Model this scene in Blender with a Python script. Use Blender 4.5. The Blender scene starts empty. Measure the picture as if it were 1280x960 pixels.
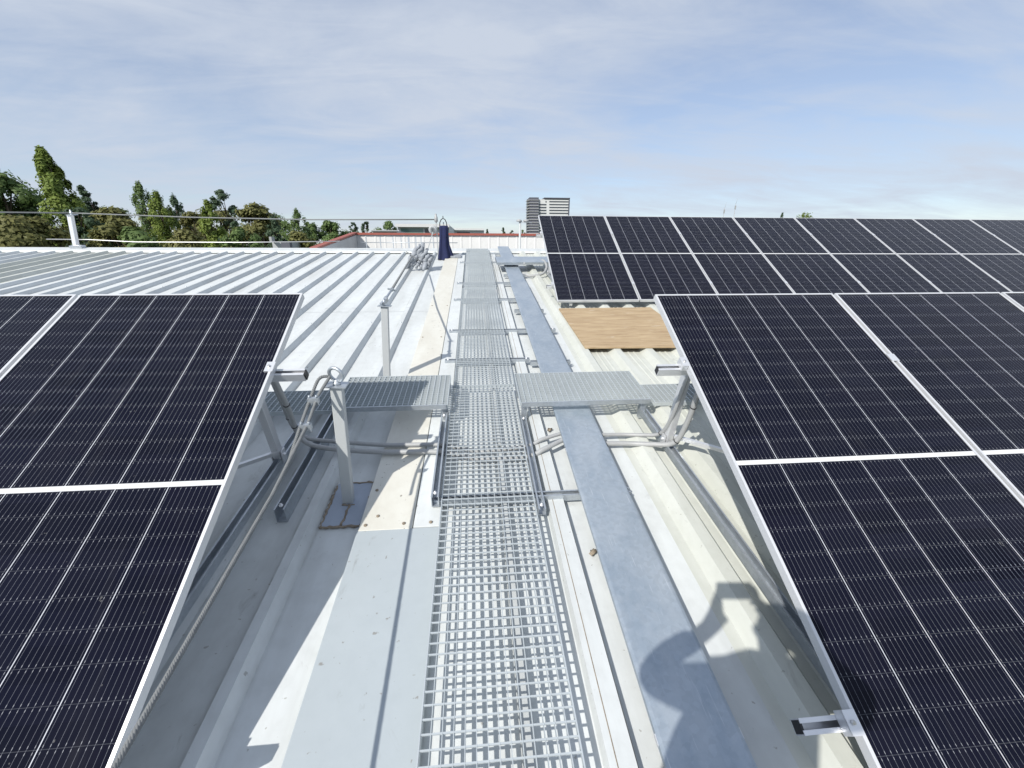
import bpy, bmesh, math, random
from mathutils import Vector, Matrix
random.seed(7)
S = bpy.context.scene
COL = S.collection
rad = math.radians

# ------------------------------------------------------------------ camera
ZC = 9.0                                   # eye height above the street
CR = Matrix(((0.99628988, -0.08600143, 0.0031968),      # right, up, forward rows
             (0.0242326, 0.31597981, 0.9484564),
             (0.08257873, 0.94486005, -0.31689153)))
RX, UX, FX = CR[0], CR[1], CR[2]
FPX = 519.2                                # focal length in photo pixels (1280 wide)
cd = bpy.data.cameras.new('camera')
cam = bpy.data.objects.new('camera', cd)
COL.objects.link(cam)
cam.matrix_world = Matrix(((RX[0], UX[0], -FX[0], 0), (RX[1], UX[1], -FX[1], 0),
                           (RX[2], UX[2], -FX[2], ZC), (0, 0, 0, 1)))
cd.sensor_width = 36.0
cd.lens = 36.0 * FPX / 1280.0
cd.clip_start = 0.01
cd.clip_end = 6000
S.camera = cam

# ------------------------------------------------------------------ light
SUN = Vector((0.48508241, 0.60318333, -0.63313894))     # direction the light travels
SUN_EL = math.asin(-SUN.z)
SUN_AZ = math.atan2(-SUN.x, -SUN.y)
W = bpy.data.worlds.new('World')
S.world = W
W.use_nodes = True
nt = W.node_tree
nt.nodes.clear()


class NB:
    """tiny node-expression builder"""
    def __init__(s, tree): s.t = tree
    def n(s, kind, **kw):
        x = s.t.nodes.new(kind)
        for k, v in kw.items(): setattr(x, k, v)
        return x
    def put(s, sock, v):
        if v is None: return
        if isinstance(v, bpy.types.NodeSocket): s.t.links.new(v, sock)
        else: sock.default_value = v
    def m(s, op, a, b=None, c=None, clamp=False):
        x = s.n('ShaderNodeMath', operation=op, use_clamp=clamp)
        for i, v in enumerate((a, b, c)): s.put(x.inputs[i], v)
        return x.outputs[0]
    def ramp(s, fac, p0, p1, c0=(0, 0, 0, 1), c1=(1, 1, 1, 1)):
        x = s.n('ShaderNodeValToRGB')
        x.color_ramp.elements[0].position = p0; x.color_ramp.elements[0].color = c0
        x.color_ramp.elements[1].position = p1; x.color_ramp.elements[1].color = c1
        s.put(x.inputs[0], fac)
        return x.outputs[0]
    def noise(s, vec, scale, detail=4, rough=.55, dist=0):
        x = s.n('ShaderNodeTexNoise')
        s.put(x.inputs['Vector'], vec)
        x.inputs['Scale'].default_value = scale; x.inputs['Detail'].default_value = detail
        x.inputs['Roughness'].default_value = rough; x.inputs['Distortion'].default_value = dist
        return x.outputs['Fac']
    def mapping(s, vec, scale=(1, 1, 1), rot=(0, 0, 0), loc=(0, 0, 0)):
        x = s.n('ShaderNodeMapping')
        s.put(x.inputs[0], vec)
        x.inputs['Scale'].default_value = scale; x.inputs['Rotation'].default_value = rot
        x.inputs['Location'].default_value = loc
        return x.outputs[0]
    def mix(s, fac, a, b, blend='MIX'):
        x = s.n('ShaderNodeMix', data_type='RGBA', blend_type=blend)
        s.put(x.inputs[0], fac)
        for i, v in ((6, a), (7, b)):
            if isinstance(v, tuple) and len(v) == 3: v = (*v, 1)
            s.put(x.inputs[i], v)
        return x.outputs[2]


b = NB(nt)
sky = b.n('ShaderNodeTexSky', sky_type='NISHITA', sun_disc=False)
sky.sun_elevation = SUN_EL
sky.sun_rotation = SUN_AZ
sky.air_density = 1.0; sky.dust_density = 0.25; sky.ozone_density = 2.2
tc = b.n('ShaderNodeTexCoord')
sp = b.n('ShaderNodeSeparateXYZ'); nt.links.new(tc.outputs['Generated'], sp.inputs[0])
zz = b.m('ADD', b.m('MAXIMUM', sp.outputs[2], 0.0), 0.16)
cb = b.n('ShaderNodeCombineXYZ')
b.put(cb.inputs[0], b.m('DIVIDE', sp.outputs[0], zz)); b.put(cb.inputs[1], b.m('DIVIDE', sp.outputs[1], zz))
pv = cb.outputs[0]
n1 = b.noise(b.mapping(pv, (1.0, 1.5, 1), (0, 0, .6), (4, 2, 0)), .7, 8, .6, .5)
n2 = b.noise(b.mapping(pv, (.6, 1.7, 1), (0, 0, -.5), (3, 1, 0)), 2.1, 7, .62, .8)
cl = b.m('ADD', b.m('MULTIPLY', n1, .65), b.m('MULTIPLY', n2, .35))
cf = b.m('MULTIPLY', b.ramp(cl, .37, .61), .55)
cf = b.m('ADD', cf, .41)
tint = b.mix(1.0, sky.outputs[0], (.97, .98, 1.05), 'MULTIPLY')
skyc = b.mix(cf, tint, (4.7, 5.2, 6.05))
bg = b.n('ShaderNodeBackground'); bg.inputs[1].default_value = .129
nt.links.new(skyc, bg.inputs[0])
wo = b.n('ShaderNodeOutputWorld'); nt.links.new(bg.outputs[0], wo.inputs[0])

sl = bpy.data.lights.new('sun', 'SUN')
sl.energy = 5.0; sl.angle = rad(.53); sl.color = (1, .955, .88)
so = bpy.data.objects.new('sun', sl); COL.objects.link(so)
so.rotation_mode = 'QUATERNION'
so.rotation_quaternion = SUN.to_track_quat('-Z', 'Y')
so.location = (-20, -25, 40)

S.view_settings.view_transform = 'Standard'
S.view_settings.look = 'None'
S.view_settings.exposure = 0.0
S.view_settings.gamma = 1.0
S.view_settings.use_curve_mapping = False

# ------------------------------------------------------------------ frames
SL = rad(8.4)                              # roof pitch
H0 = 1.64                                  # eye above the roof sheet, square to it
ROOF = Matrix(((1, 0, 0, 0), (0, math.cos(SL), -math.sin(SL), H0 * math.sin(SL)),
               (0, math.sin(SL), math.cos(SL), ZC - H0 * math.cos(SL)), (0, 0, 0, 1)))
WORLD = Matrix.Identity(4)


def at(px, py, Y):
    """photo pixel and distance along the street -> world point"""
    d = RX * ((px - 640) / FPX) - UX * ((py - 480) / FPX) + FX
    return Vector((0, 0, ZC)) + d * (Y / d.y)


# ------------------------------------------------------------------ mesh builder
class MB:
    def __init__(s): s.v = []; s.f = []; s.uv = None; s.sm = []
    def add(s, vs, fs, smooth=False):
        o = len(s.v)
        s.v += [Vector(p) for p in vs]
        for f in fs: s.f.append(tuple(i + o for i in f)); s.sm.append(smooth)
        return s
    def box(s, a, b_):
        (x0, y0, z0), (x1, y1, z1) = a, b_
        return s.add([(x0, y0, z0), (x1, y0, z0), (x1, y1, z0), (x0, y1, z0), (x0, y0, z1), (x1, y0, z1), (x1, y1, z1), (x0, y1, z1)],
                     [(3, 2, 1, 0), (4, 5, 6, 7), (0, 1, 5, 4), (1, 2, 6, 5), (2, 3, 7, 6), (3, 0, 4, 7)])
    def prism(s, poly, d):
        """closed polygon (list of 3D points) extruded by vector d"""
        n = len(poly); P = [Vector(p) for p in poly]; d = Vector(d)
        return s.add(P + [p + d for p in P],
                     [tuple(range(n))[::-1], tuple(range(n, 2 * n))] + [(i, (i + 1) % n, n + (i + 1) % n, n + i) for i in range(n)])
    def bar(s, p, q, w, h, up=(0, 0, 1)):
        p, q = Vector(p), Vector(q); t = (q - p).normalized(); up = Vector(up)
        x = t.cross(up)
        if x.length < 1e-4: x = t.cross(Vector((0, 1, 0)))
        x.normalize(); y = x.cross(t)
        c = [x * (w / 2) * i + y * (h / 2) * j for i, j in ((-1, -1), (1, -1), (1, 1), (-1, 1))]
        return s.prism([p + k for k in c], q - p)
    def channel(s, p, q, w, h, t=.004, up=(0, 0, 1), lip=.009):
        """open strut channel, slot facing up"""
        p, q = Vector(p), Vector(q); d = (q - p).normalized(); up = Vector(up)
        x = d.cross(up).normalized(); y = x.cross(d)
        a, k = w / 2, h / 2
        pr = [(-a, k), (-a, -k), (a, -k), (a, k), (a - lip, k), (a - lip, k - t), (a - t, k - t), (a - t, -k + t), (-a + t, -k + t), (-a + t, k - t), (-a + lip, k - t), (-a + lip, k)]
        return s.prism([p + x * i + y * j for i, j in pr], q - p)
    def tube(s, pts, r, seg=10, closed=False, cap=True):
        P = [Vector(p) for p in pts]; n = len(P)
        R = r if isinstance(r, (list, tuple)) else [r] * n
        vs = []; up = None
        for i in range(n):
            t = (P[(i + 1) % n] - P[i - 1]) if closed else (P[min(i + 1, n - 1)] - P[max(i - 1, 0)])
            t.normalize()
            if up is None:
                up = Vector((0, 0, 1)) if abs(t.z) < .9 else Vector((1, 0, 0))
            up = (up - t * up.dot(t)).normalized(); x = t.cross(up)
            for k in range(seg):
                a = 2 * math.pi * k / seg
                vs.append(P[i] + (up * math.cos(a) + x * math.sin(a)) * R[i])
        fs = []
        for i in range(n if closed else n - 1):
            j = (i + 1) % n
            for k in range(seg):
                l = (k + 1) % seg
                fs.append((i * seg + k, i * seg + l, j * seg + l, j * seg + k))
        s.add(vs, fs, True)
        if cap and not closed:
            o = len(s.v) - n * seg
            s.f.append(tuple(range(o, o + seg))[::-1]); s.sm.append(False)
            s.f.append(tuple(range(o + (n - 1) * seg, o + n * seg))); s.sm.append(False)
        return s
    def lathe(s, c, prof, seg=14, axis=(0, 0, 1)):
        ax = Vector(axis).normalized(); c = Vector(c)
        return s.tube([c + ax * z for r, z in prof], [max(r, .0004) for r, z in prof], seg)
    def build(s, name, mat, parent=None, base=None, frame=None, bevel=0):
        me = bpy.data.meshes.new(name)
        off = Vector(parent['_b']) if parent else Vector(base or (0, 0, 0))
        me.from_pydata([p - off for p in s.v], [], s.f)
        bm = bmesh.new(); bm.from_mesh(me); bmesh.ops.recalc_face_normals(bm, faces=bm.faces); bm.to_mesh(me); bm.free()
        for p, k in zip(me.polygons, s.sm): p.use_smooth = k
        me.materials.append(mat)
        o = bpy.data.objects.new(name, me); COL.objects.link(o)
        if parent:
            o.parent = parent
            o['_b'] = parent['_b']
        else:
            o['_b'] = tuple(off)
            o.matrix_basis = (frame or ROOF) @ Matrix.Translation(off)
        if bevel:
            bv = o.modifiers.new('bevel', 'BEVEL'); bv.width = bevel; bv.segments = 2; bv.limit_method = 'ANGLE'; bv.angle_limit = rad(40)
        return o


def tag(o, label=None, cat=None, group=None, kind=None):
    if label: o['label'] = label
    if cat: o['category'] = cat
    if group: o['group'] = group
    if kind: o['kind'] = kind
    return o


def thing(name, label, cat, base, group=None, frame=None):
    o = bpy.data.objects.new(name, None); COL.objects.link(o)
    o.empty_display_size = .2
    o['_b'] = tuple(base)
    o.matrix_basis = (frame or ROOF) @ Matrix.Translation(Vector(base))
    return tag(o, label, cat, group)


def copy_tree(o, delta=None, label=None, parent=None):
    c = o.copy(); COL.objects.link(c)
    if parent: c.parent = parent
    if delta is not None:
        c.matrix_basis = o.matrix_basis @ Matrix.Translation(Vector(delta))
    if label: c['label'] = label
    for ch in [x for x in COL.objects if x.parent == o]: copy_tree(ch, None, None, c)
    return c


# ------------------------------------------------------------------ materials
def mat(name, color, rough=.5, metal=0, dirt=.0, dscale=3, bump=0, spec=.5, dcol=None, speck=0, streak=None, bscale=60, spangle=0, smudge=0, rib=None):
    m = bpy.data.materials.new(name); m.use_nodes = True
    t = m.node_tree; p = t.nodes['Principled BSDF']; k = NB(t)
    p.inputs['Roughness'].default_value = rough; p.inputs['Metallic'].default_value = metal
    p.inputs['Specular IOR Level'].default_value = spec
    c = (*color, 1)
    oc = k.n('ShaderNodeTexCoord').outputs['Object']
    if dirt or speck:
        v = k.mapping(oc, streak) if streak else oc
        nz = k.noise(v, dscale, 6, .62, .3)
        dc = dcol or tuple(x * .6 for x in color)
        c = k.mix(k.m('MULTIPLY', k.ramp(nz, .38, .72), dirt), c, dc)
        n3 = k.noise(oc, dscale * 7, 4, .6)
        c = k.mix(k.m('MULTIPLY', k.ramp(n3, .45, .75), dirt * .5), c, dc)
        if speck:
            n4 = k.noise(oc, 38, 2, .5)
            c = k.mix(k.m('MULTIPLY', k.ramp(n4, .71, .75), speck), c, (.17, .15, .12))
        if smudge:
            sn = k.noise(k.mapping(oc, (1.6, .8, 1), (0, 0, .2)), 5.5, 7, .68, .8)
            c = k.mix(k.m('MULTIPLY', k.ramp(sn, .62, .76), smudge), c, (.17, .165, .15))
        if rib:
            so_ = k.n('ShaderNodeSeparateXYZ'); k.put(so_.inputs[0], oc)
            fr = k.m('ABSOLUTE', k.m('SUBTRACT', k.m('FRACT', k.m('ADD', k.m('DIVIDE', k.m('SUBTRACT', so_.outputs[0], rib[0]), rib[1]), .5)), .5))
            ed = k.m('ABSOLUTE', k.m('SUBTRACT', fr, .155))
            gn = k.noise(k.mapping(oc, (3, .7, 1)), 3.2, 5, .65)
            gm = k.m('MULTIPLY', k.m('SUBTRACT', 1.0, k.m('DIVIDE', ed, .045), clamp=True), k.ramp(gn, .42, .66))
            c = k.mix(k.m('MULTIPLY', gm, .55), c, (.24, .235, .21))
        if spangle:
            vo = k.n('ShaderNodeTexVoronoi'); k.put(vo.inputs['Vector'], oc); vo.inputs['Scale'].default_value = 55
            sx = k.n('ShaderNodeSeparateColor'); k.put(sx.inputs[0], vo.outputs['Color'])
            c = k.mix(k.m('MULTIPLY', sx.outputs[0], spangle), c, tuple(x * .45 for x in color))
            sc = k.noise(k.mapping(oc, (60, 2.5, 1), (0, 0, .25)), 2, 3, .5)
            c = k.mix(k.m('MULTIPLY', k.ramp(sc, .66, .70), .35), c, (.72, .75, .78))
        r_ = k.m('ADD', k.m('MULTIPLY', nz, .25), rough - .12)
        k.put(p.inputs['Roughness'], r_)
        k.put(p.inputs['Base Color'], c)
    else:
        p.inputs['Base Color'].default_value = c
    if bump:
        bn = k.n('ShaderNodeBump'); bn.inputs['Strength'].default_value = bump; bn.inputs['Distance'].default_value = .004
        k.put(bn.inputs['Height'], k.noise(oc, bscale, 5)); k.put(p.inputs['Normal'], bn.outputs[0])
    return m


M = {}
M['white'] = mat('white_painted_steel', (.62, .65, .655), .5, 0, .6, 1.6, .12, dcol=(.41, .425, .42), speck=.5, streak=(2.4, .45, 1), bscale=9, smudge=.35)
M['whiterib'] = mat('white_ribbed_roof_steel', (.62, .65, .655), .5, 0, .6, 1.6, .12, dcol=(.41, .425, .42), speck=.5, streak=(2.4, .45, 1), bscale=9, smudge=.45, rib=(-.885, .343))
M['greywhite'] = mat('blue_grey_painted_steel', (.40, .445, .47), .5, 0, .4, 2.2, .08, dcol=(.32, .36, .385), speck=.6, bscale=9, smudge=.5)
M['cream'] = mat('weathered_cream_sheet', (.64, .635, .58), .55, 0, .55, 2.2, .12, dcol=(.5, .475, .41), speck=.8, streak=(2, .6, 1), bscale=9, smudge=.45)
M['greenish'] = mat('translucent_fibreglass_sheet', (.56, .578, .54), .5, 0, .6, 1.5, .15, dcol=(.4, .415, .365), speck=.4, streak=(3, .35, 1), bscale=12, smudge=.4)
M['galv'] = mat('galvanised_steel', (.56, .6, .64), .42, .7, .5, 9, .1, dcol=(.33, .37, .41), spangle=.18)
M['galvbar'] = mat('galvanised_grating', (.5, .545, .57), .45, .2, .55, 18, 0, dcol=(.4, .44, .46))
M['tray'] = mat('weathered_zinc_lid', (.34, .405, .475), .42, .45, .8, 3.2, .1, dcol=(.5, .55, .6), streak=(1.6, .7, 1), spangle=.16)
M['greypaint'] = mat('grey_painted_steel', (.45, .475, .485), .5, 0, .3, 6, 0, dcol=(.45, .46, .46))
M['alu'] = mat('anodised_aluminium', (.78, .79, .81), .36, .6, .12, 12)
M['frame'] = mat('white_anodised_frame', (.68, .69, .71), .38, .35, .1, 10)
M['rubber'] = mat('black_plastic', (.02, .02, .022), .5)
M['conduit'] = mat('grey_pvc_conduit', (.37, .38, .385), .45, 0, .3, 8)
M['rope'] = mat('grey_lifeline_rope', (.2, .21, .215), .8, .1, .35, 30)
M['wire'] = mat('stainless_wire', (.6, .6, .6), .4, .7)
M['red'] = mat('red_painted_cap', (.33, .09, .065), .6, 0, .35, 4)
M['wall'] = mat('white_wall_sheet', (.72, .72, .71), .55, 0, .2, 1.5)
M['wallgrey'] = mat('pale_grey_wall_sheet', (.43, .45, .46), .55, 0, .2, 1.5)
M['blue'] = mat('navy_cloth', (.009, .014, .055), .9, 0, .5, 9, .3, dcol=(.02, .028, .1))
M['tarp'] = mat('grey_tarpaulin', (.33, .355, .39), .8, 0, .7, 14, .4, dcol=(.16, .175, .2))
M['sealant'] = mat('brown_sealant', (.3, .25, .19), .8, 0, .6, 30, .5, dcol=(.1, .08, .06))
M['patch'] = mat('grey_flashing_patch', (.33, .38, .46), .5, 0, .4, 8, dcol=(.25, .29, .36))
M['ground'] = mat('asphalt_ground', (.06, .062, .06), .9, 0, .5, .05, dcol=(.05, .07, .035))
M['grass'] = mat('green_terrain', (.05, .075, .03), .9, 0, .5, .02)
M['trunk'] = mat('tree_bark', (.09, .07, .05), .9, 0, .4, 4, .3)
M['under'] = mat('dark_building_wall', (.3, .3, .3), .8)
M['glasswin'] = mat('green_tinted_window_glass', (.16, .26, .24), .12, 0, 0, spec=.6)
M['darkwin'] = mat('dark_window_glass', (.05, .06, .07), .12, 0, 0, spec=.6)
M['slate'] = mat('dark_grey_cladding', (.095, .1, .125), .6, 0, .2, .5)
M['concrete'] = mat('white_concrete', (.6, .61, .61), .6, 0, .15, .4)
M['roofdark'] = mat('dark_roof_tiles', (.1, .1, .105), .7)
M['backsheet'] = mat('white_backsheet', (.7, .71, .72), .6)
M['skin'] = mat('skin', (.5, .32, .24), .55)
M['cloth'] = mat('dark_work_clothes', (.05, .06, .09), .85)
M['hair'] = mat('brown_hair', (.05, .03, .02), .7)


def leaf_mat(name, c1, c2):
    m = bpy.data.materials.new(name); m.use_nodes = True
    t = m.node_tree; k = NB(t); p = t.nodes['Principled BSDF']
    p.inputs['Roughness'].default_value = .6; p.inputs['Specular IOR Level'].default_value = .25
    g = k.n('ShaderNodeNewGeometry')
    oc = k.n('ShaderNodeTexCoord').outputs['Object']
    f = k.m('ADD', k.m('MULTIPLY', g.outputs['Random Per Island'], .5), k.m('MULTIPLY', k.ramp(k.noise(oc, .5, 3), .35, .65), .5))
    c = k.mix(f, c1, c2)
    k.put(p.inputs['Base Color'], c)
    tr = k.n('ShaderNodeBsdfTranslucent'); k.put(tr.inputs[0], c)
    mx = k.n('ShaderNodeMixShader'); mx.inputs[0].default_value = .32
    o = t.nodes['Material Output']
    t.links.new(p.outputs[0], mx.inputs[1]); t.links.new(tr.outputs[0], mx.inputs[2]); t.links.new(mx.outputs[0], o.inputs[0])
    return m


M['leaf_mid'] = leaf_mat('mid_green_leaves', (.085, .14, .048), (.17, .24, .08))
M['leaf_lime'] = leaf_mat('yellow_green_leaves', (.125, .185, .036), (.25, .31, .07))
M['leaf_dark'] = leaf_mat('dark_evergreen_needles', (.055, .092, .055), (.095, .145, .08))
M['leaf_olive'] = leaf_mat('olive_brown_leaves', (.115, .125, .042), (.22, .215, .078))

# plywood
m = bpy.data.materials.new('plywood'); m.use_nodes = True
k = NB(m.node_tree); p = m.node_tree.nodes['Principled BSDF']
oc = k.n('ShaderNodeTexCoord').outputs['Object']
g1 = k.noise(k.mapping(oc, (.8, 9, 1)), 2.2, 7, .6, .9)
g2 = k.noise(k.mapping(oc, (2, 40, 1)), 3, 4, .6)
c = k.mix(k.ramp(g1, .36, .64), (.46, .345, .205), (.29, .195, .105))
c = k.mix(k.m('MULTIPLY', k.ramp(g2, .4, .65), .5), c, (.5, .395, .265))
g3 = k.noise(k.mapping(oc, (1.2, 5, 1), (0, 0, .08)), 3.2, 5, .6, .4)
c = k.mix(k.m('MULTIPLY', k.ramp(g3, .62, .7), .7), c, (.56, .49, .39))
g4 = k.noise(k.mapping(oc, (2.2, 14, 1), (0, 0, 0), (5, 2, 0)), 2, 4, .6)
c = k.mix(k.m('MULTIPLY', k.ramp(g4, .62, .72), .6), c, (.17, .105, .06))
k.put(p.inputs['Base Color'], c); p.inputs['Roughness'].default_value = .7
M['ply'] = m

# photovoltaic laminate, cell layout computed from a UV map in metres
PW, PH, CELL = 1.134, 2.278, .1835
m = bpy.data.materials.new('photovoltaic_laminate'); m.use_nodes = True
k = NB(m.node_tree); p = m.node_tree.nodes['Principled BSDF']
uv = k.n('ShaderNodeUVMap', uv_map='metres')
ss = k.n('ShaderNodeSeparateXYZ'); k.t.links.new(uv.outputs[0], ss.inputs[0])
x, y = ss.outputs[0], ss.outputs[1]
xc = k.m('DIVIDE', k.m('SUBTRACT', x, PW / 2 - 3 * CELL), CELL)
fx = k.m('FRACT', xc)
ex = k.m('MULTIPLY', k.m('ABSOLUTE', k.m('SUBTRACT', k.m('FRACT', k.m('ADD', xc, .5)), .5)), CELL)   # distance to a column gap
inx = k.m('LESS_THAN', k.m('ABSOLUTE', k.m('SUBTRACT', x, PW / 2)), 3 * CELL - .01)
gapx = k.m('MULTIPLY', k.m('LESS_THAN', ex, .0014), inx)
yh = k.m('ABSOLUTE', k.m('SUBTRACT', y, PH / 2))                       # distance from the middle strip
mid = k.m('LESS_THAN', yh, .0105)
midc = k.m('LESS_THAN', yh, .0015)
ROW = .0915
yr = k.m('DIVIDE', k.m('SUBTRACT', yh, .0125), ROW)
ey = k.m('MULTIPLY', k.m('ABSOLUTE', k.m('SUBTRACT', k.m('FRACT', k.m('ADD', yr, .5)), .5)), ROW)
rowgap = k.m('LESS_THAN', ey, .0008)
bb = k.m('FRACT', k.m('MULTIPLY', fx, 10))
eb = k.m('MULTIPLY', k.m('ABSOLUTE', k.m('SUBTRACT', bb, .5)), CELL / 10)
busl = k.m('LESS_THAN', eb, .00042)
dots = k.m('MULTIPLY', k.m('LESS_THAN', eb, .0009), k.m('LESS_THAN', k.m('ABSOLUTE', k.m('SUBTRACT', ey, .007)), .0028))
fing = k.m('MULTIPLY', k.m('ABSOLUTE', k.m('SINE', k.m('MULTIPLY', y, 2 * math.pi / .0032))), .5)
oi = k.n('ShaderNodeObjectInfo')
cv = k.n('ShaderNodeCombineXYZ'); k.put(cv.inputs[0], k.m('FLOOR', xc)); k.put(cv.inputs[1], k.m('FLOOR', k.m('DIVIDE', y, ROW)))
k.put(cv.inputs[2], k.m('MULTIPLY', oi.outputs['Random'], 50))
wn = k.n('ShaderNodeTexWhiteNoise'); k.t.links.new(cv.outputs[0], wn.inputs[0])
cell = k.mix(wn.outputs[0], (.0022, .0027, .009), (.0042, .0048, .0135))
cell = k.mix(k.m('MULTIPLY', fing, .035), cell, (.06, .065, .08))
cell = k.mix(k.m('MULTIPLY', oi.outputs['Random'], .3), cell, (.006, .007, .015))  # paler tint per panel, painted in for differing sky reflection
c = k.mix(k.m('MULTIPLY', rowgap, .5), cell, (.08, .085, .1))
c = k.mix(k.m('MULTIPLY', busl, .36), c, (.4, .42, .48))
c = k.mix(k.m('MULTIPLY', dots, .3), c, (.66, .68, .72))
c = k.mix(gapx, c, (.5, .52, .56))
c = k.mix(mid, c, (.6, .61, .62))
c = k.mix(k.m('MULTIPLY', midc, .5), c, (.4, .41, .43))
dust = k.noise(k.n('ShaderNodeTexCoord').outputs['Object'], 2.5, 5)
c = k.mix(k.m('MULTIPLY', k.ramp(dust, .4, .8), .007), c, (.5, .48, .44))
oc_ = k.n('ShaderNodeTexCoord').outputs['Object']
sp_ = k.noise(oc_, 46, 2, .5)
c = k.mix(k.m('MULTIPLY', k.ramp(sp_, .76, .785), .16), c, (.5, .5, .48))
wm = k.noise(k.mapping(oc_, (7, 1.2, 1.2)), 2.2, 6, .65, .5)
c = k.mix(k.m('MULTIPLY', k.ramp(wm, .55, .75), .012), c, (.55, .54, .5))
k.put(p.inputs['Base Color'], c)
k.put(p.inputs['Roughness'], k.m('ADD', k.m('MULTIPLY', wm, .16), .05))
p.inputs['IOR'].default_value = 1.21
M['pv'] = m

# ================================================================== GROUND
g = MB(); g.add([(-2500, -400, 0), (2500, -400, 0), (2500, 4000, 0), (-2500, 4000, 0)], [(0, 1, 2, 3)])
tag(g.build('ground', M['grass'], frame=WORLD), kind='structure')

# ================================================================== THE ROOF WE STAND ON
V0, VR = -4.0, 10.16
roof = thing('warehouse', 'wide low building whose white ribbed metal roof carries the solar panels and walkway', 'building', (0, 3, 0))


def strip(name, prof, v0, v1, mt, thick=None):
    """open roofing profile [(u, n)...] swept along the slope"""
    k_ = MB(); n = len(prof)
    vs = [(u, v0, h) for u, h in prof] + [(u, v1, h) for u, h in prof]
    k_.add(vs, [(i, i + 1, n + i + 1, n + i) for i in range(n - 1)])
    return k_.build(name, mt, roof)


# left sheet with ribs
def ribs(c0, pitch, count, half, top, h, ustart, uend, base=0, mini=None):
    pr = [(ustart, base)]
    cs = sorted(c0 + pitch * i for i in range(count))
    for c_ in cs:
        if c_ - half <= pr[-1][0] or c_ + half >= uend: continue
        if mini:
            a = pr[-1][0]; g_ = c_ - half - a
            if 0.1 < g_ < .6:
                for t_ in mini:
                    pr += [(a + g_ * t_ - .012, base), (a + g_ * t_ - .005, base + .006), (a + g_ * t_ + .005, base + .006), (a + g_ * t_ + .012, base)]
        pr += [(c_ - half, base), (c_ - top, base + h), (c_ + top, base + h), (c_ + half, base)]
    return pr + [(uend, base)]


PL = .343
WL = ribs(-.885, -PL, 60, .05, .022, .052, -18, -.60)
o = strip('roof_sheet', WL, V0, 9.82, M['whiterib'])
# the two translucent courses far left
LG = [(u, n + .004) for u, n in ribs(-.885, -PL, 60, .05, .022, .052, -8.6 - .03, -7.26)]
o = strip('skylight_sheet', LG, 4.2, 9.8, M['greenish']); o['label'] = 'greenish translucent roof course among the white sheets'
# centre pans
strip('centre_pan', [(-.60, 0), (-.24, 0.0), (.11, 0), (.36, 0), (.37, .045), (.455, .045), (.462, 0), (.90, 0), (.97, .002)], V0, VR - .2, M['white'])
# folded cover plates left of the walkway
pl = MB()
pl.box((-.615, V0, .004), (-.203, 1.57, .045))
plo = pl.build('cover_plate', M['greywhite'], roof, bevel=.004); plo['label'] = 'blue grey flat cover plate nearest the viewer'
pl = MB(); pl.box((-.61, 1.566, .004), (-.345, 9.4, .0475)); plc = pl.build('cover_plate', M['cream'], roof, bevel=.003)
plc['label'] = 'long weathered cream cover plate'
for v0_, v1_, h_ in ((1.574, 6.3, .0455), (6.306, 9.6, .046)):
    pl = MB(); pl.box((-.341, v0_, .004), (-.203, v1_, h_)); pl.build('cover_strip', M['white'], roof, bevel=.003)
for u, v in ((-.58, 1.60), (-.575, 1.86), (-.39, 1.60), (-.255, 1.60), (-.53, 1.66), (-.37, 2.9), (-.58, 3.1), (-.58, 4.3), (-.38, 4.3), (-.58, 5.5), (-.38, 5.5)):
    pl = MB(); pl.lathe((u, v, .047), [(.009, 0), (.009, .004), (.006, .0065), (0, .007)], 8); pl.build('screw_head', M['sealant'], roof)
# right side: fibre sheet with large ribs, first white then greenish
WR = ribs(1.10, .335, 46, .078, .032, .056, .97, 16.2, 0.002, (.33, .66))
strip('roof_sheet', WR, V0, 9.82, M['greenish'])
for v in (1.2, 3.0, 4.8, 6.6, 8.4):
    for i in range(12):
        u = -.885 - PL * i
        if i == 0 and v < 2: continue
        q = MB(); q.lathe((u, v, .052), [(.010, 0), (.010, .003), (.006, .004), (.006, .009), (0, .01)], 7); q.build('roof_screw', M['galv'], roof)
for v in (5.4,):
    q = MB(); n = len(WL)
    vs = [(u, v, h + .0012) for u, h in WL if u > -12] + [(u, v + .012, h + .0016) for u, h in WL if u > -12]; n = len(vs) // 2
    q.add(vs, [(i, i + 1, n + i + 1, n + i) for i in range(n - 1)]); q.build('sheet_lap', M['greypaint'], roof)
# ridge cap + far slope + walls
rc = MB()
rc.add([(-18, 9.78, .02), (16.2, 9.78, .02), (16.2, 9.80, .062), (-18, 9.80, .062), (-18, VR, .066), (16.2, VR, .066),
        (16.2, VR + .42, -.06), (-18, VR + .42, -.06)], [(0, 1, 2, 3), (3, 2, 5, 4), (4, 5, 6, 7)])
rc.build('ridge_cap', M['white'], roof)
fs_ = MB(); t2 = math.tan(2 * SL)
fs_.add([(-18, VR, .03), (16.2, VR, .03), (16.2, VR + 5, -5 * t2), (-18, VR + 5, -5 * t2)], [(0, 1, 2, 3)])
fs_.build('rear_roof_slope', M['white'], roof)
wl = MB()
for a, c_ in (((-18, V0), (-17.9, 9.9)), ((16.1, V0), (16.2, 9.9)), ((-18, V0), (16.2, V0 + .1)), ((-18, 9.8), (16.2, 9.9))):
    wl.box((a[0], a[1], -7.2), (c_[0], c_[1], -.03))
wl.build('wall', M['under'], roof)

# seams: thin dark laps along the pans
for u, v0, v1 in ((.395, -1, 9.6), (.468, -1, 9.6)):
    sm_ = MB(); sm_.box((u - .0015, v0, -.001 if u > .46 else .044), (u + .0015, v1, .0025 if u > .46 else .0462))
    sm_.build('lap_seam', M['sealant'], roof)

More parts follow.
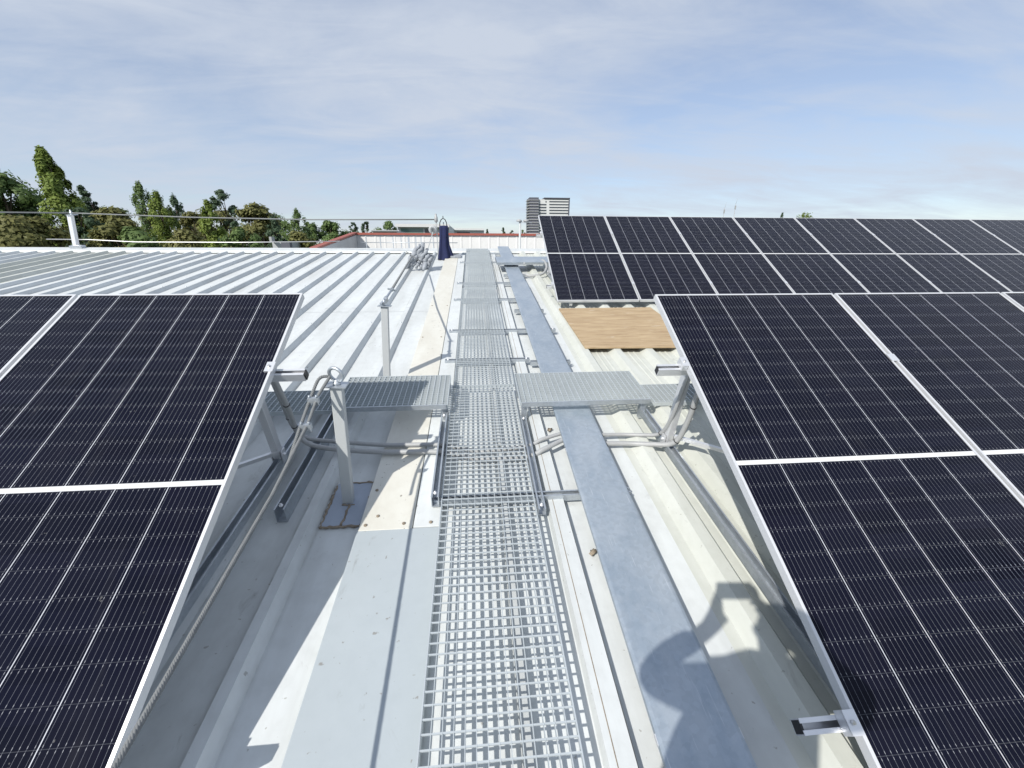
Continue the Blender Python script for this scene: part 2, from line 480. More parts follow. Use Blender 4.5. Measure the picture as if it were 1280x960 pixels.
# ================================================================== WALKWAY GRATINGS
def grating(label, u0, u1, v0, v1, top, along='v', depth=.02, fine=True, group='steel grating walkway sections'):
    t = thing('walkway_grating', label, 'grating', ((u0 + u1) / 2, (v0 + v1) / 2, top - depth), group)
    a, r = MB(), MB()
    bt = .0024
    if along == 'v':
        n = round((u1 - u0) / .035)
        for i in range(1, n):
            u = u0 + (u1 - u0) * i / n; a.box((u - bt / 2, v0 + .002, top - depth), (u + bt / 2, v1 - .002, top))
        q = round((v1 - v0) / .04)
        for i in range(1, q):
            v = v0 + (v1 - v0) * i / q; r.box((u0 + .002, v - .0026, top - .006), (u1 - .002, v + .0026, top - .0008))
    else:
        n = round((v1 - v0) / .035)
        for i in range(1, n):
            v = v0 + (v1 - v0) * i / n; a.box((u0 + .002, v - bt / 2, top - depth), (u1 - .002, v + bt / 2, top))
        q = round((u1 - u0) / .04)
        for i in range(1, q):
            u = u0 + (u1 - u0) * i / q; r.box((u - .0026, v0 + .002, top - .006), (u + .0026, v1 - .002, top - .0008))
    e = MB(); w = .0045
    e.box((u0, v0, top - depth), (u0 + w, v1, top + .001)); e.box((u1 - w, v0, top - depth), (u1, v1, top + .001))
    e.box((u0 + w, v0, top - depth), (u1 - w, v0 + w, top + .001)); e.box((u0 + w, v1 - w, top - depth), (u1 - w, v1, top + .001))
    a.build('bearing_bars', M['galvbar'], t); r.build('cross_rods', M['galvbar'], t); e.build('edge_band', M['galvbar'], t)
    return t


grating('nearest length of long steel grating walkway, running out of the bottom of the view', -.205, .287, -1.6, 3.02, .1)
grating('middle length of the long steel grating walkway, beyond the side platforms', -.19, .302, 3.03, 6.25, .1)
grating('farthest length of the long steel grating walkway, ending at the roof ridge', -.175, .318, 6.26, 9.9, .1)
PT = .19
def platform(label, u0, u1, legs):
    t = grating(label, u0, u1, 2.56, 3.04, PT, 'u', .03, group='raised grating side platforms')
    fz = MB(); fz.box((u0 + .01, 2.552, PT - .034), (u1 - .01, 2.558, PT + .001)); fz.build('front_plate', M['galv'], t)
    for u in legs:
        for v in (2.60, 2.99):
            l = MB(); l.channel((u, v, .012), (u, v, PT - .031), .041, .041, up=(0, 1, 0)); l.build('leg', M['galv'], t)
    return t
platform('raised steel grating platform left of the walkway, half in shade behind the ring post', -1.0, -.212, (-.235, -.96))
platform('raised steel grating platform right of the walkway, bridging over the cable tray', .3, 1.26, (.335, 1.22))
grating('low shaded grating step beside the left platform, running under the left panels', -1.95, -1.006, 2.68, 3.0, .1, 'u', .03, group='low grating steps under the panels')
grating('low grating step beside the right platform, running under the right panels', 1.27, 2.2, 2.66, 2.96, .1, 'u', .03, group='low grating steps under the panels')


# strut channels carrying the walkway
def strut(label, p, q, w=.041, h=.041, group='galvanised strut channels under the walkway', plates=True):
    t = thing('strut_channel', label, 'strut', p, group)
    k_ = MB(); k_.channel(p, q, w, h); k_.build('channel', M['galv'], t)
    d = (Vector(q) - Vector(p)).normalized()
    for e in ((Vector(p) + d * .03), (Vector(q) - d * .03)):
        k_ = MB(); k_.lathe(e + Vector((0, 0, h / 2 - .004)), [(.011, 0), (.011, .007), (.006, .007), (.006, .016), (0, .016)], 6)
        k_.build('bolt', M['alu'], t)
    return t


zs = .052
strut('cross strut under the near grating, in front of both side platforms', (-.25, 1.745, zs), (.835, 1.745, zs))
strut('cross strut just beyond the side platforms, short of the plywood', (-.30, 3.62, zs), (.5, 3.62, zs))
strut('cross strut under the walkway level with the front edge of the plywood', (-.30, 4.45, zs), (.9, 4.45, zs))
strut('cross strut under the walkway level with the back edge of the plywood', (-.30, 5.74, zs), (.85, 5.74, zs))
strut('cross strut under the far walkway, fourth beyond the side platforms', (-.29, 6.72, zs), (.62, 6.72, zs))
strut('cross strut under the far walkway, next to the crossing tray', (-.29, 8.47, zs), (.5, 8.47, zs))
strut('farthest cross strut, at the ridge end of the walkway', (-.27, 9.5, zs), (.66, 9.5, zs))
strut('strut lying along the left edge of the walkway below the left platform', (-.238, 1.70, .09), (-.238, 2.55, .09), .041, .07)
strut('strut lying along the right edge of the walkway below the right platform', (.322, 1.62, .06), (.322, 2.55, .06))
st = strut('slim steel channel on the roof under the lifeline cable, left of the ring post', (-1.03, 1.70, .045), (-1.03, 3.0, .045), .055, .085, group=None)
# grey bearer under the walkway, on the pan
for i, (v0, v1) in enumerate(((-2, 2.2), (2.3, 6.2), (6.25, 9.6))):
    k_ = MB(); k_.box((.112, v0, .002), (.152, v1, .03))
    tag(k_.build('walkway_bearer', M['greypaint'], base=(.13, (v0 + v1) / 2, 0), bevel=.003),
        ('long grey bearer strip on the roof under the near grating', 'long grey bearer strip on the roof under the middle grating', 'long grey bearer strip on the roof under the far grating')[i], 'bearer', 'bearer strips below the walkway')


# ================================================================== CABLE TRAYS
def tray(label, a, c_, w, n0, n1, group='lidded cable trays'):
    """a, c_: (u, v) centreline ends"""
    t = thing('cable_tray', label, 'cable tray', (a[0], a[1], n0), group)
    d = Vector((c_[0] - a[0], c_[1] - a[1], 0)); x = Vector((d.y, -d.x, 0)).normalized()
    A, B = Vector((a[0], a[1], 0)), Vector((c_[0], c_[1], 0)); z = Vector((0, 0, 1))
    k_ = MB()
    for s_ in (-1, 1):
        k_.prism([A + x * s_ * (w / 2 - .001) + z * n0, A + x * s_ * (w / 2 - .004) + z * n0, A + x * s_ * (w / 2 - .004) + z * (n1 - .003), A + x * s_ * (w / 2 - .001) + z * (n1 - .003)], d)
    k_.prism([A - x * (w / 2 - .005) + z * n0, A + x * (w / 2 - .005) + z * n0, A + x * (w / 2 - .005) + z * (n0 + .003), A - x * (w / 2 - .005) + z * (n0 + .003)], d)
    k_.build('tray_body', M['galv'], t)
    k_ = MB(); q = w / 2 + .003
    k_.prism([A - x * q + z * (n1 - .018), A - x * q + z * n1, A - x * (q - .012) + z * (n1 + .003), A + x * (q - .012) + z * (n1 + .003), A + x * q + z * n1, A + x * q + z * (n1 - .018),
              A + x * (q - .003) + z * (n1 - .018), A + x * (q - .003) + z * (n1 - .002), A - x * (q - .003) + z * (n1 - .002), A - x * (q - .003) + z * (n1 - .018)], d)
    k_.build('lid', M['tray'], t, bevel=.002)
    L = d.length; d = d.normalized(); i = .5
    while i < L:
        for s_ in (-1, 1):
            k_ = MB(); k_.bar(A + d * i + x * s_ * (w / 2 + .004) + z * (n0 + .015), A + d * i + x * s_ * (w / 2 + .004) + z * (n1 - .004), .03, .004, up=tuple(x)); k_.build('lid_clip', M['alu'], t)
        i += 1.5
    return t


tray('nearest length of lidded cable tray right of the walkway', (.625, -1.4), (.69, 2.9), .262, .075, .105)
tray('middle length of lidded cable tray running beside the plywood sheet', (.69, 2.904), (.685, 6.6), .262, .075, .105)
tray('far length of lidded cable tray running up to the ridge', (.685, 6.604), (.675, 10.2), .25, .075, .105)
tray('raised tray lid crossing over the far cable tray towards the far panels', (.40, 8.02), (1.42, 8.04), .55, .15, .2)
for i, v in enumerate((-.5, 3.55, 5.2, 7.3)):
    k_ = MB(); k_.channel((.50, v, .053), (.88, v, .053), .041, .041)
    tag(k_.build('tray_support', M['galv'], base=(.69, v, 0)), ('support channel under the near tray, below the photo edge', 'support channel under the tray just beyond the right platform', 'support channel under the tray beside the plywood', 'support channel under the far tray')[i], 'strut', 'support channels under the cable tray')

# ================================================================== SOLAR PANELS
TH = rad(31.3) - SL
DS = Vector((0, -math.cos(TH), -math.sin(TH)))       # down the panel, roof frame
DN = Vector((0, -math.sin(TH), math.cos(TH)))        # out of the panel face
GAPP = 1.154


def panel_proto(corner):
    """corner: upper left corner of the face, roof frame"""
    C = Vector(corner); X = Vector((1, 0, 0))
    P = lambda a, s_, d: C + X * a + DS * s_ + DN * d
    t = thing('solar_panel', 'x', 'solar panel', C)
    f = MB(); lip, dp = .011, .035
    def beam(a0, a1, s0, s1, d0, d1):
        f.prism([P(a0, s0, d0), P(a1, s0, d0), P(a1, s1, d0), P(a0, s1, d0)], DN * (d1 - d0))
    for a0, a1 in ((0, lip), (PW - lip, PW)): beam(a0, a1, 0, PH, -.0025, 0)
    for s0, s1 in ((0, lip), (PH - lip, PH)): beam(lip, PW - lip, s0, s1, -.0025, 0)
    for a0, a1 in ((0, .002), (PW - .002, PW)): beam(a0, a1, 0, PH, -dp, -.0025)
    for s0, s1 in ((0, .002), (PH - .002, PH)): beam(.002, PW - .002, s0, s1, -dp, -.0025)
    for a0, a1 in ((.002, .03), (PW - .03, PW - .002)): beam(a0, a1, .002, PH - .002, -dp, -dp + .002)
    f.build('panel_frame', M['frame'], t)
    q = MB(); e = .004
    q.add([P(e, e, -.0035), P(PW - e, e, -.0035), P(PW - e, PH - e, -.0035), P(e, PH - e, -.0035)], [(0, 1, 2, 3)])
    go = q.build('cell_laminate', M['pv'], t)
    ul = go.data.uv_layers.new(name='metres')
    for lp in go.data.loops:
        ul.data[lp.index].uv = [(e, e), (PW - e, e), (PW - e, PH - e), (e, PH - e)][lp.vertex_index]
    q = MB(); q.add([P(e, e, -.008), P(PW - e, e, -.008), P(PW - e, PH - e, -.008), P(e, PH - e, -.008)], [(0, 1, 2, 3)])
    q.build('backsheet', M['backsheet'], t)
    q = MB(); q.prism([P(PW / 2 - .05, PH / 2 - .04, -.03), P(PW / 2 + .05, PH / 2 - .04, -.03), P(PW / 2 + .05, PH / 2 + .04, -.03), P(PW / 2 - .05, PH / 2 + .04, -.03)], DN * .021)
    q.build('junction_box', M['rubber'], t)
    return t


proto = panel_proto((1.071, 2.377, 1.01))
proto['group'] = 'solar panels of the near right row'
proto['label'] = 'near solar panel just right of the cable tray, first of the right row'
base0 = Vector((1.071, 2.377, 1.01))
for i, lb in enumerate(('second solar panel of the near right row, beyond the white seam', 'third solar panel of the near right row, a sliver at the right edge'), 1):
    copy_tree(proto, (GAPP * i, 0, 0), lb)
for i, lb in enumerate(('near solar panel left of the ring post, last of the left row', 'solar panel cut by the left edge of the photo, in the near left row')):
    c_ = copy_tree(proto, Vector((-.95 - PW - GAPP * i, 2.361, 1.035)) - base0, lb); c_['group'] = 'solar panels of the near left row'
FB = Vector((1.095, 7.504, 1.019))
far_lb = ['leftmost panel of the far row, behind the plywood sheet', 'second panel from the left in the far row, above the plywood corner', 'third panel from the left in the far row of solar panels',
          'fourth panel from the left in the far row of solar panels', 'fifth panel from the left in the far row, below the small distant treetop', 'sixth panel from the left in the far row of solar panels',
          'seventh panel from the left in the far row, paler with sky reflection', 'eighth panel from the left in the far row, cut by the right edge']
for i, lb in enumerate(far_lb):
    c_ = copy_tree(proto, FB + Vector((GAPP * i, 0, 0)) - base0, lb); c_['group'] = 'solar panels of the far right row'


# mounting: rails, clamps, tilt frames
def rail(label, corner, ua, ub, tslope, end_u, group='aluminium mounting rails'):
    C = Vector(corner); c0 = C + DS * tslope - DN * .035
    t = thing('mounting_rail', label, 'rail', (ua, c0.y, c0.z - .05), group)
    k_ = MB(); cc = c0 - DN * .024
    p_, q_ = Vector((ua, cc.y, cc.z)), Vector((ub, cc.y, cc.z))
    k_.channel(p_, q_, .04, .046, .003, up=tuple(DN), lip=.012)
    k_.build('rail', M['alu'], t)
    # end clamp over the outer frame
    s_ = 1 if end_u == ua else -1
    k_ = MB(); e = Vector((C.x, c0.y, c0.z))
    def bx(a0, a1, s0, s1, d0, d1):
        P = lambda a, s2, d: Vector((a, 0, 0)) + Vector((0, c0.y, c0.z)) + DS * s2 + DN * d
        k_.prism([P(a0, s0, d0), P(a1, s0, d0), P(a1, s1, d0), P(a0, s1, d0)], DN * (d1 - d0))
    bx(C.x - s_ * .03, C.x - s_ * .002, -.03, .03, 0, .034)
    bx(C.x - s_ * .03, C.x + s_ * .008, -.03, .03, .0355, .0395)
    k_.build('end_clamp', M['alu'], t)
    k_ = MB(); k_.lathe(Vector((C.x - s_ * .014, c0.y, c0.z)) + DN * .0395, [(.007, 0), (.007, .006), (0, .006)], 6, tuple(DN)); k_.build('clamp_bolt', M['wire'], t)
    for cm in range(1, 9):
        u = C.x + s_ * (GAPP * cm - .01)
        if not (min(ua, ub) < u < max(ua, ub)): continue
        k_ = MB(); bx(u - .022, u + .022, -.025, .025, .0355, .039); k_.build('mid_clamp', M['alu'], t)
    k_ = MB()
    # black plastic end plug
    bx(end_u - .0005 if s_ > 0 else end_u - .0065, end_u + .0065 if s_ > 0 else end_u + .0005, -.016, .016, -.043, -.005)
    k_.build('end_plug', M['rubber'], t)
    return t


RC, LC = (1.071, 2.377, 1.01), (-.95, 2.361, 1.035)
rail('upper mounting rail end jutting out left of the near right panels', RC, .93, 4.6, .555, .93)
rail('lower mounting rail end jutting out at the bottom of the near right panels', RC, .925, 4.6, 1.99, .925)
rail('upper mounting rail end jutting out right of the near left panels', LC, -.82, -3.3, .555, -.82)
rail('lower mounting rail under the near left panels, below the photo edge', LC, -.82, -3.3, 1.99, -.82)
rail('upper mounting rail under the far panels', tuple(FB), 1.0, 10.3, .555, 1.0)
rail('lower mounting rail under the far panels', tuple(FB), 1.0, 10.3, 1.9, 1.0)


def tilt_frame(label, u, corner, cond=True):
    C = Vector(corner); t = thing('tilt_frame', label, 'tilt frame', (u, C.y - 1.0, 0), 'tilt frames under the panels')
    P = lambda s_, d: Vector((u, C.y, C.z)) + DS * s_ + DN * d
    k_ = MB(); k_.bar(P(.28, -.105), P(2.24, -.105), .04, .04, up=tuple(DN)); k_.build('slope_beam', M['alu'], t)
    k_ = MB(); k_.channel((u, C.y + .2, .075), (u, C.y - 2.0, .075), .05, .045); k_.build('base_rail', M['galv'], t)
    a, z = Vector((u, C.y - .22, .1)), P(.36, -.12)
    k_ = MB(); k_.bar(a, z, .042, .05, up=(0, 1, 0)); k_.build('rear_leg', M['alu'], t, bevel=.003)
    k_ = MB(); k_.bar(a + Vector((-.03, 0, -.03)), a + Vector((-.03, 0, .05)), .006, .05, up=(0, 1, 0)); k_.bar(a + Vector((.03, 0, -.03)), a + Vector((.03, 0, .05)), .006, .05, up=(0, 1, 0))
    k_.lathe(a + Vector((-.045, 0, .02)), [(.009, 0), (.009, .09), (0, .09)], 6, (1, 0, 0)); k_.build('foot_bracket', M['alu'], t)
    k_ = MB(); k_.bar((u + .02, C.y - .26, .16), (u + .02 + (.42 if u > 0 else -.42), C.y - .6, .18), .022, .022); k_.build('brace', M['alu'], t)
    return t


tilt_frame('tilt frame at the open end of the near right panels, conduits along its leg', 1.225, RC)
tilt_frame('tilt frame deeper under the near right panels', 3.3, RC)
tilt_frame('tilt frame at the open end of the near left panels, in shade', -1.2, LC)
tilt_frame('tilt frame deeper under the near left panels', -2.9, LC)
tilt_frame('tilt frame at the open end of the far panels', 1.3, tuple(FB))
tilt_frame('tilt frame deeper under the far panels', 3.6, tuple(FB))


# ================================================================== CONDUITS
def smooth_path(pts, n=8):
    P = [Vector(p) for p in pts]; out = []
    for i in range(len(P) - 1):
        p0, p1, p2, p3 = P[max(i - 1, 0)], P[i], P[i + 1], P[min(i + 2, len(P) - 1)]
        for j in range(n):
            t = j / n
            out.append(.5 * ((2 * p1) + (p2 - p0) * t + (2 * p0 - 5 * p1 + 4 * p2 - p3) * t * t + (3 * p1 - p0 - 3 * p2 + p3) * t ** 3))
    return out + [P[-1]]


def conduit(label, pts, r=.016, m_='conduit', ties=(), group='grey conduits', name='conduit', cat='conduit'):
    path = smooth_path(pts)
    t = thing(name, label, cat, path[0], group)
    k_ = MB(); k_.tube(path, r, 12); k_.build('pipe', M[m_], t)
    if ties:
        k_ = MB()
        for i in ties:
            p_ = path[i]; d = (path[i + 1] - path[i]).normalized()
            k_.tube([p_, p_ + d * .006], r + .0025, 12)
        k_.build('cable_tie', M['rubber'], t)
    return t


conduit('upper grey conduit curving from the right tilt frame leg to the cable tray', [(.80, 2.31, .06), (.97, 2.32, .05), (1.1, 2.27, .075), (1.19, 2.2, .13), (1.2, 2.12, .3), (1.19, 2.05, .55), (1.19, 2.0, .75)], .0125, ties=(24,))
conduit('lower grey conduit curving from the right tilt frame leg to the cable tray', [(.80, 2.22, .05), (.98, 2.22, .045), (1.12, 2.16, .075), (1.235, 2.09, .13), (1.265, 2.05, .3), (1.26, 2.0, .55), (1.26, 1.95, .72)], .0165, ties=(25, 36))
conduit('upper grey conduit between the walkway and the cable tray', [(.0, 2.2, .035), (.3, 2.24, .035), (.42, 2.27, .068), (.56, 2.33, .07)], .0125)
conduit('lower grey conduit between the walkway and the cable tray', [(.0, 2.12, .035), (.3, 2.13, .035), (.42, 2.16, .072), (.56, 2.25, .075)], .016)
conduit('upper shaded conduit from the left tilt frame to the walkway, behind the ring post', [(-.0, 2.2, .035), (-.26, 2.25, .068), (-.6, 2.27, .068), (-.9, 2.3, .085), (-1.1, 2.32, .11), (-1.17, 2.33, .2), (-1.16, 2.26, .4), (-1.15, 2.18, .65)], .0135, ties=(43,))
conduit('lower shaded conduit from the left tilt frame to the walkway, behind the ring post', [(-.0, 2.12, .035), (-.26, 2.17, .07), (-.6, 2.19, .07), (-.9, 2.22, .085), (-1.06, 2.25, .11), (-1.12, 2.26, .2), (-1.10, 2.19, .4), (-1.09, 2.1, .65)], .0155, ties=(42, 49))
conduit('pale conduit looping from the far cable tray to the far panels', [(.8, 7.4, .06), (1.0, 7.3, .05), (1.2, 7.35, .08), (1.3, 7.6, .15), (1.28, 7.9, .2), (1.2, 8.1, .14)], .022)
conduit('thin dark cable dangling behind the near right panel', [(1.32, 1.55, .62), (1.315, 1.57, .45), (1.33, 1.56, .26), (1.38, 1.52, .17), (1.45, 1.5, .24), (1.5, 1.48, .5)], .004, 'rubber', group=None, name='dangling_cable', cat='cable')


# ================================================================== LIFELINE ANCHORS
def ring_pts(c_, r, ax, n=24):
    c_ = Vector(c_); ax = Vector(ax).normalized(); a = ax.orthogonal().normalized(); d = ax.cross(a)
    return [c_ + a * r * math.cos(2 * math.pi * i / n) + d * r * math.sin(2 * math.pi * i / n) for i in range(n)]


def anchor(label, u, v, htop, lean, ring=True, patch=True, w=.056, rr=.036):
    t = thing('anchor_post', label, 'anchor post', (u, v, 0), 'lifeline anchor posts')
    a, z = Vector((u, v, .004)), Vector((u + .04, v + lean, htop))
    k_ = MB(); k_.bar(a, z, w, w * .8, up=(0, 1, 0)); k_.build('post', M['greypaint'], t, bevel=.004)
    d = (z - a).normalized()
    k_ = MB(); k_.bar(z, z + d * .006, w + .045, w + .02, up=(0, 1, 0)); k_.build('top_plate', M['galv'], t)
    if ring:
        c_ = z + d * (.012 + rr + .01)
        k_ = MB(); k_.tube(ring_pts(c_, rr, (.35, 1, .1)), .0085, 8, closed=True)
        k_.lathe(z + d * .006, [(.019, 0), (.019, .012), (.012, .014), (.012, .024), (0, .024)], 10, tuple(d)); k_.build('ring_bolt', M['galv'], t)
    if patch:
        k_ = MB(); k_.box((u - .095, v - .19, .003), (u + .112, v + .15, .007)); po = k_.build('flashing_patch', M['patch'], t)
        k_ = MB(); rnd = random.Random(3)
        def bead(p_, q_):
            p_, q_ = Vector(p_), Vector(q_); n = max(4, int((q_ - p_).length / .016))
            pts = [p_ + (q_ - p_) * i / n + Vector((rnd.uniform(-.005, .005), rnd.uniform(-.005, .005), 0)) for i in range(n + 1)]
            k_.tube(pts, [rnd.uniform(.003, .0085) for _ in pts], 6)
        zc = .008
        bead((u - .095, v - .19, zc), (u + .112, v - .19, zc)); bead((u + .112, v - .19, zc), (u + .112, v + .15, zc))
        bead((u + .112, v + .15, zc), (u - .06, v + .15, zc)); bead((u - .095, v + .13, zc), (u - .095, v - .19, zc))
        bead((u + .01, v - .185, zc), (u + .012, v - .03, zc)); bead((u - .03, v - .032, zc), (u + .04, v - .03, zc))
        k_.build('sealant_bead', M['sealant'], po)
    return t, z


a1, top1 = anchor('grey anchor post with ring eye on a sealed patch, left of the walkway', -.728, 1.83, .70, .05)
a2, top2 = anchor('second grey anchor post, standing behind the left platform', -.77, 3.24, .672, .10, ring=False, patch=False)
k_ = MB(); z = top2
k_.tube(ring_pts(z + Vector((0, .0, .035)), .024, (1, .2, 0)), .007, 8, closed=True); k_.bar(z + Vector((-.02, -.03, .02)), z + Vector((.02, .03, .05)), .02, .03)
k_.build('shackle', M['galv'], a2)


def rope(label, pts, r, strands=2, pitch=.06, mm='rope', clamps=(), name='lifeline_cable', group='lifeline cables'):
    """a laid rope: strands twisted round the path"""
    P = [Vector(p_) for p_ in pts]
    t = thing(name, label, 'cable', P[0], group)
    k_ = MB()
    # resample
    dense = []
    for i in range(len(P) - 1):
        n = max(2, int((P[i + 1] - P[i]).length / (pitch / 7)))
        dense += [P[i] + (P[i + 1] - P[i]) * j / n for j in range(n)]
    dense.append(P[-1])
    if strands == 1: k_.tube(P, r, 8)
    else:
        for s_ in range(strands):
            out = []; L = 0
            for i, p_ in enumerate(dense):
                d = (dense[min(i + 1, len(dense) - 1)] - dense[max(i - 1, 0)]).normalized()
                if i: L += (p_ - dense[i - 1]).length
                x_ = d.cross(Vector((0, 0, 1))); x_.normalize(); y_ = x_.cross(d)
                an = 2 * math.pi * (L / pitch + s_ / strands)
                out.append(p_ + (x_ * math.cos(an) + y_ * math.sin(an)) * r * .55)
            k_.tube(out, r * .55, 6)
    k_.build('rope', M[mm], t)
    for c_ in clamps:
        c_ = Vector(c_); k_ = MB()
        k_.box(tuple(c_ + Vector((-.024, -.009, -.013))), tuple(c_ + Vector((.024, .009, .013))))
        for s_ in (-.016, .016): k_.lathe(c_ + Vector((s_, 0, -.026)), [(.005, 0), (.005, .012), (.003, .012), (.003, .042), (.006, .042), (.006, .05), (0, .05)], 6)
        k_.build('rope_clamp', M['galv'], t)
    return t


rr = top1 + Vector((0, 0, .055))
ln = [(-.70, -2.6, .62), (-.712, -.6, .60), (-.72, .46, .60), (-.735, 1.2, .61), (-.748, 1.62, .645), (-.745, 1.78, .70), tuple(rr + Vector((-.02, -.01, 0)))]
rope('thick twisted lifeline cable from the ring post down past the left panels', ln, .007, 6, .042, clamps=((-.75, 1.60, .642), (-.755, 1.745, .695)))
rope('short loose tail of cable looped back below the ring', smooth_path([tuple(rr + Vector((-.025, 0, -.005))), (-.755, 1.86, .75), (-.775, 1.78, .70), (-.775, 1.6, .64), (-.76, 1.42, .60)], 6), .0075, 3, .03)
zz_ = top2 + Vector((0, .02, .045))
rope('taut lifeline cable from the second anchor post to the grey bundle', [tuple(zz_ + Vector((-.0, .35, .0))), (-.86, 5.0, .57), (-1.06, 7.4, .36)], .011, 2, .06)
k_ = MB(); k_.tube([zz_, zz_ + Vector((-.002, .36, -.005))], .010, 8); k_.lathe(zz_ + Vector((0, .05, 0)), [(.017, 0), (.017, .022), (.010, .028)], 8, (0, 1, 0))
k_.lathe(zz_ + Vector((0, .33, 0)), [(.018, 0), (.018, .022), (.010, .028)], 8, (0, 1, 0)); k_.bar(zz_ + Vector((-.035, .34, .008)), zz_ + Vector((.04, .35, -.014)), .010, .014)
tag(k_.build('turnbuckle', M['galv'], base=tuple(zz_)), 'steel turnbuckle joining the second anchor post and its cable', 'turnbuckle')

# grey bundle of tarpaulin tied on the line
t = thing('tarpaulin_bundle', 'crumpled grey tarpaulin bundle tied to the lifeline on the far roof', 'tarpaulin', (-1.05, 8, .0))
rnd = random.Random(11)
for i in range(11):
    q_ = i / 10
    k_ = MB()
    a = Vector((-.98 + .20 * q_ + rnd.uniform(-.03, .03), 8.0 + rnd.uniform(-.1, .1), .50 - .34 * abs(q_ - .2) + rnd.uniform(-.04, .04)))
    z = Vector((-1.27 + .40 * q_ + rnd.uniform(-.04, .04), 7.9 + rnd.uniform(-.15, .15), .03 + rnd.uniform(0, .05)))
    pts = [a + (z - a) * q / 11 + Vector((rnd.uniform(-.014, .014), rnd.uniform(-.02, .02), rnd.uniform(-.01, .01))) for q in range(12)]
    k_.tube(pts, [(.012 + .034 * math.sin(.35 + 2.4 * q / 11) * rnd.uniform(.55, 1.35)) for q in range(12)], 7)
    k_.build('tarpaulin_fold', M['tarp'], t)
k_ = MB(); k_.tube(ring_pts((-1.09, 7.95, .25), .17, (.55, .2, .8)), .008, 6, closed=True); k_.build('tie_cord', M['rope'], t)

# far stand with pulley and navy cloth
t = thing('pulley_stand', 'slim upright anchor with a round grey pulley, beside the navy cloth', 'anchor stand', (-.757, 9.1, 0))
k_ = MB(); k_.bar((-.757, 9.1, .0), (-.757, 9.1, .9), .024, .024); k_.build('post', M['greypaint'], t)
k_ = MB(); k_.lathe((-.757, 9.1, .74), [(.02, 0), (.034, .01), (.034, .1), (.02, .11), (.02, .15), (.012, .16)], 10); k_.build('post_head', M['conduit'], t)
k_ = MB(); k_.lathe((-.83, 9.05, .60), [(.03, -.02), (.078, -.02), (.085, -.012), (.075, 0), (.085, .012), (.078, .02), (.03, .02)], 22, (.1, 1, .2)); k_.build('pulley', M['greypaint'], t)
k_ = MB(); k_.bar((-.83, 9.03, .56), (-.98, 9.0, .15), .018, .018); k_.build('brace', M['greypaint'], t)

t = thing('hanging_cloth', 'navy blue cloth hanging from a wire hook near the ridge', 'cloth', (-.6, 9.1, 0))
k_ = MB(); k_.box((-.625, 9.13, 0), (-.605, 9.15, .74)); k_.build('prop', M['greypaint'], t)
k_ = MB(); seg, rows = 36, 16; vs = []
for j in range(rows + 1):
    q = j / rows; n = .66 * (1 - q) + .015
    l = -.70 + (-.05 * q ** 2 - .02 * q); r_ = -.525 + (.02 * q + .10 * max(0, q - .55) * 2.0)
    cx, hw = (l + r_) / 2, (r_ - l) / 2
    for i in range(seg):
        a = 2 * math.pi * i / seg
        fold = 1 + (.16 + .22 * q) * math.sin(5 * a + 1.1 + 1.6 * q) + .1 * math.sin(11 * a + 3 * q)
        vs.append((cx + hw * math.cos(a) * (.9 + .1 * fold), 9.08 + (.035 + .075 * q) * math.sin(a) * fold, n + .012 * math.sin(7 * a) * q))
k_.add(vs, [(j * seg + i, j * seg + (i + 1) % seg, (j + 1) * seg + (i + 1) % seg, (j + 1) * seg + i) for j in range(rows) for i in range(seg)] + [tuple(range(seg))], True)
k_.build('cloth', M['blue'], t)
k_ = MB(); k_.tube([(-.69, 9.09, .66), (-.685, 9.09, .73), (-.655, 9.09, .79), (-.615, 9.09, .815), (-.575, 9.09, .79), (-.55, 9.09, .73), (-.545, 9.09, .65)], .009, 6)
k_.tube([(-.615, 9.09, .81), (-.615, 9.09, .86)], .008, 6); k_.build('hook', M['rubber'], t)
k_ = MB(); k_.box((-.50, 9.0, .048), (-.28, 9.25, .09)); tag(k_.build('flat_box', M['tarp'], base=(-.4, 9.1, .045), bevel=.01), 'small flat grey slab lying on the roof right of the navy cloth', 'slab')

# ridge lifeline at the left
t = thing('anchor_post', 'white leaning anchor post on the ridge at the far left', 'anchor post', (-8.78, 10.3, 0), 'lifeline anchor posts')
k_ = MB(); k_.bar((-8.74, 10.30, .0), (-8.70, 10.45, .69), .085, .085, up=(0, 1, 0)); k_.build('post', M['alu'], t, bevel=.01)
k_ = MB(); k_.box((-8.73, 10.38, .69), (-8.59, 10.52, .705)); k_.lathe((-8.66, 10.45, .70), [(.03, 0), (.03, .05), (.015, .06), (.015, .1)], 8); k_.build('post_head', M['galv'], t)
k_ = MB(); k_.box((-8.62, 10.0, .067), (-8.38, 10.12, .12)); k_.build('foot_plate', M['galv'], t)
rope('pale lifeline stretched along the ridge right of the leaning post', [(-8.66, 10.45, .735), (-6.0, 10.1, .70), (-3.4, 9.6, .72), (-.757, 9.1, .79)], .012, 1, name='ridge_line')
rope('pale lifeline stretched along the ridge left of the leaning post', [(-8.66, 10.45, .735), (-13, 10.5, .735), (-17, 10.5, .73)], .014, 1, name='ridge_line')

q = [at(58, 299, 14), at(110, 299.5, 14), at(170, 302.5, 14), at(300, 303, 14), at(425, 301.5, 14)]
tag(MB().tube(q, .013, 6).build('service_cable', M['wire'], base=tuple(q[1]), frame=WORLD), 'pale service cable hanging low behind the ridge in front of the trees', 'cable')
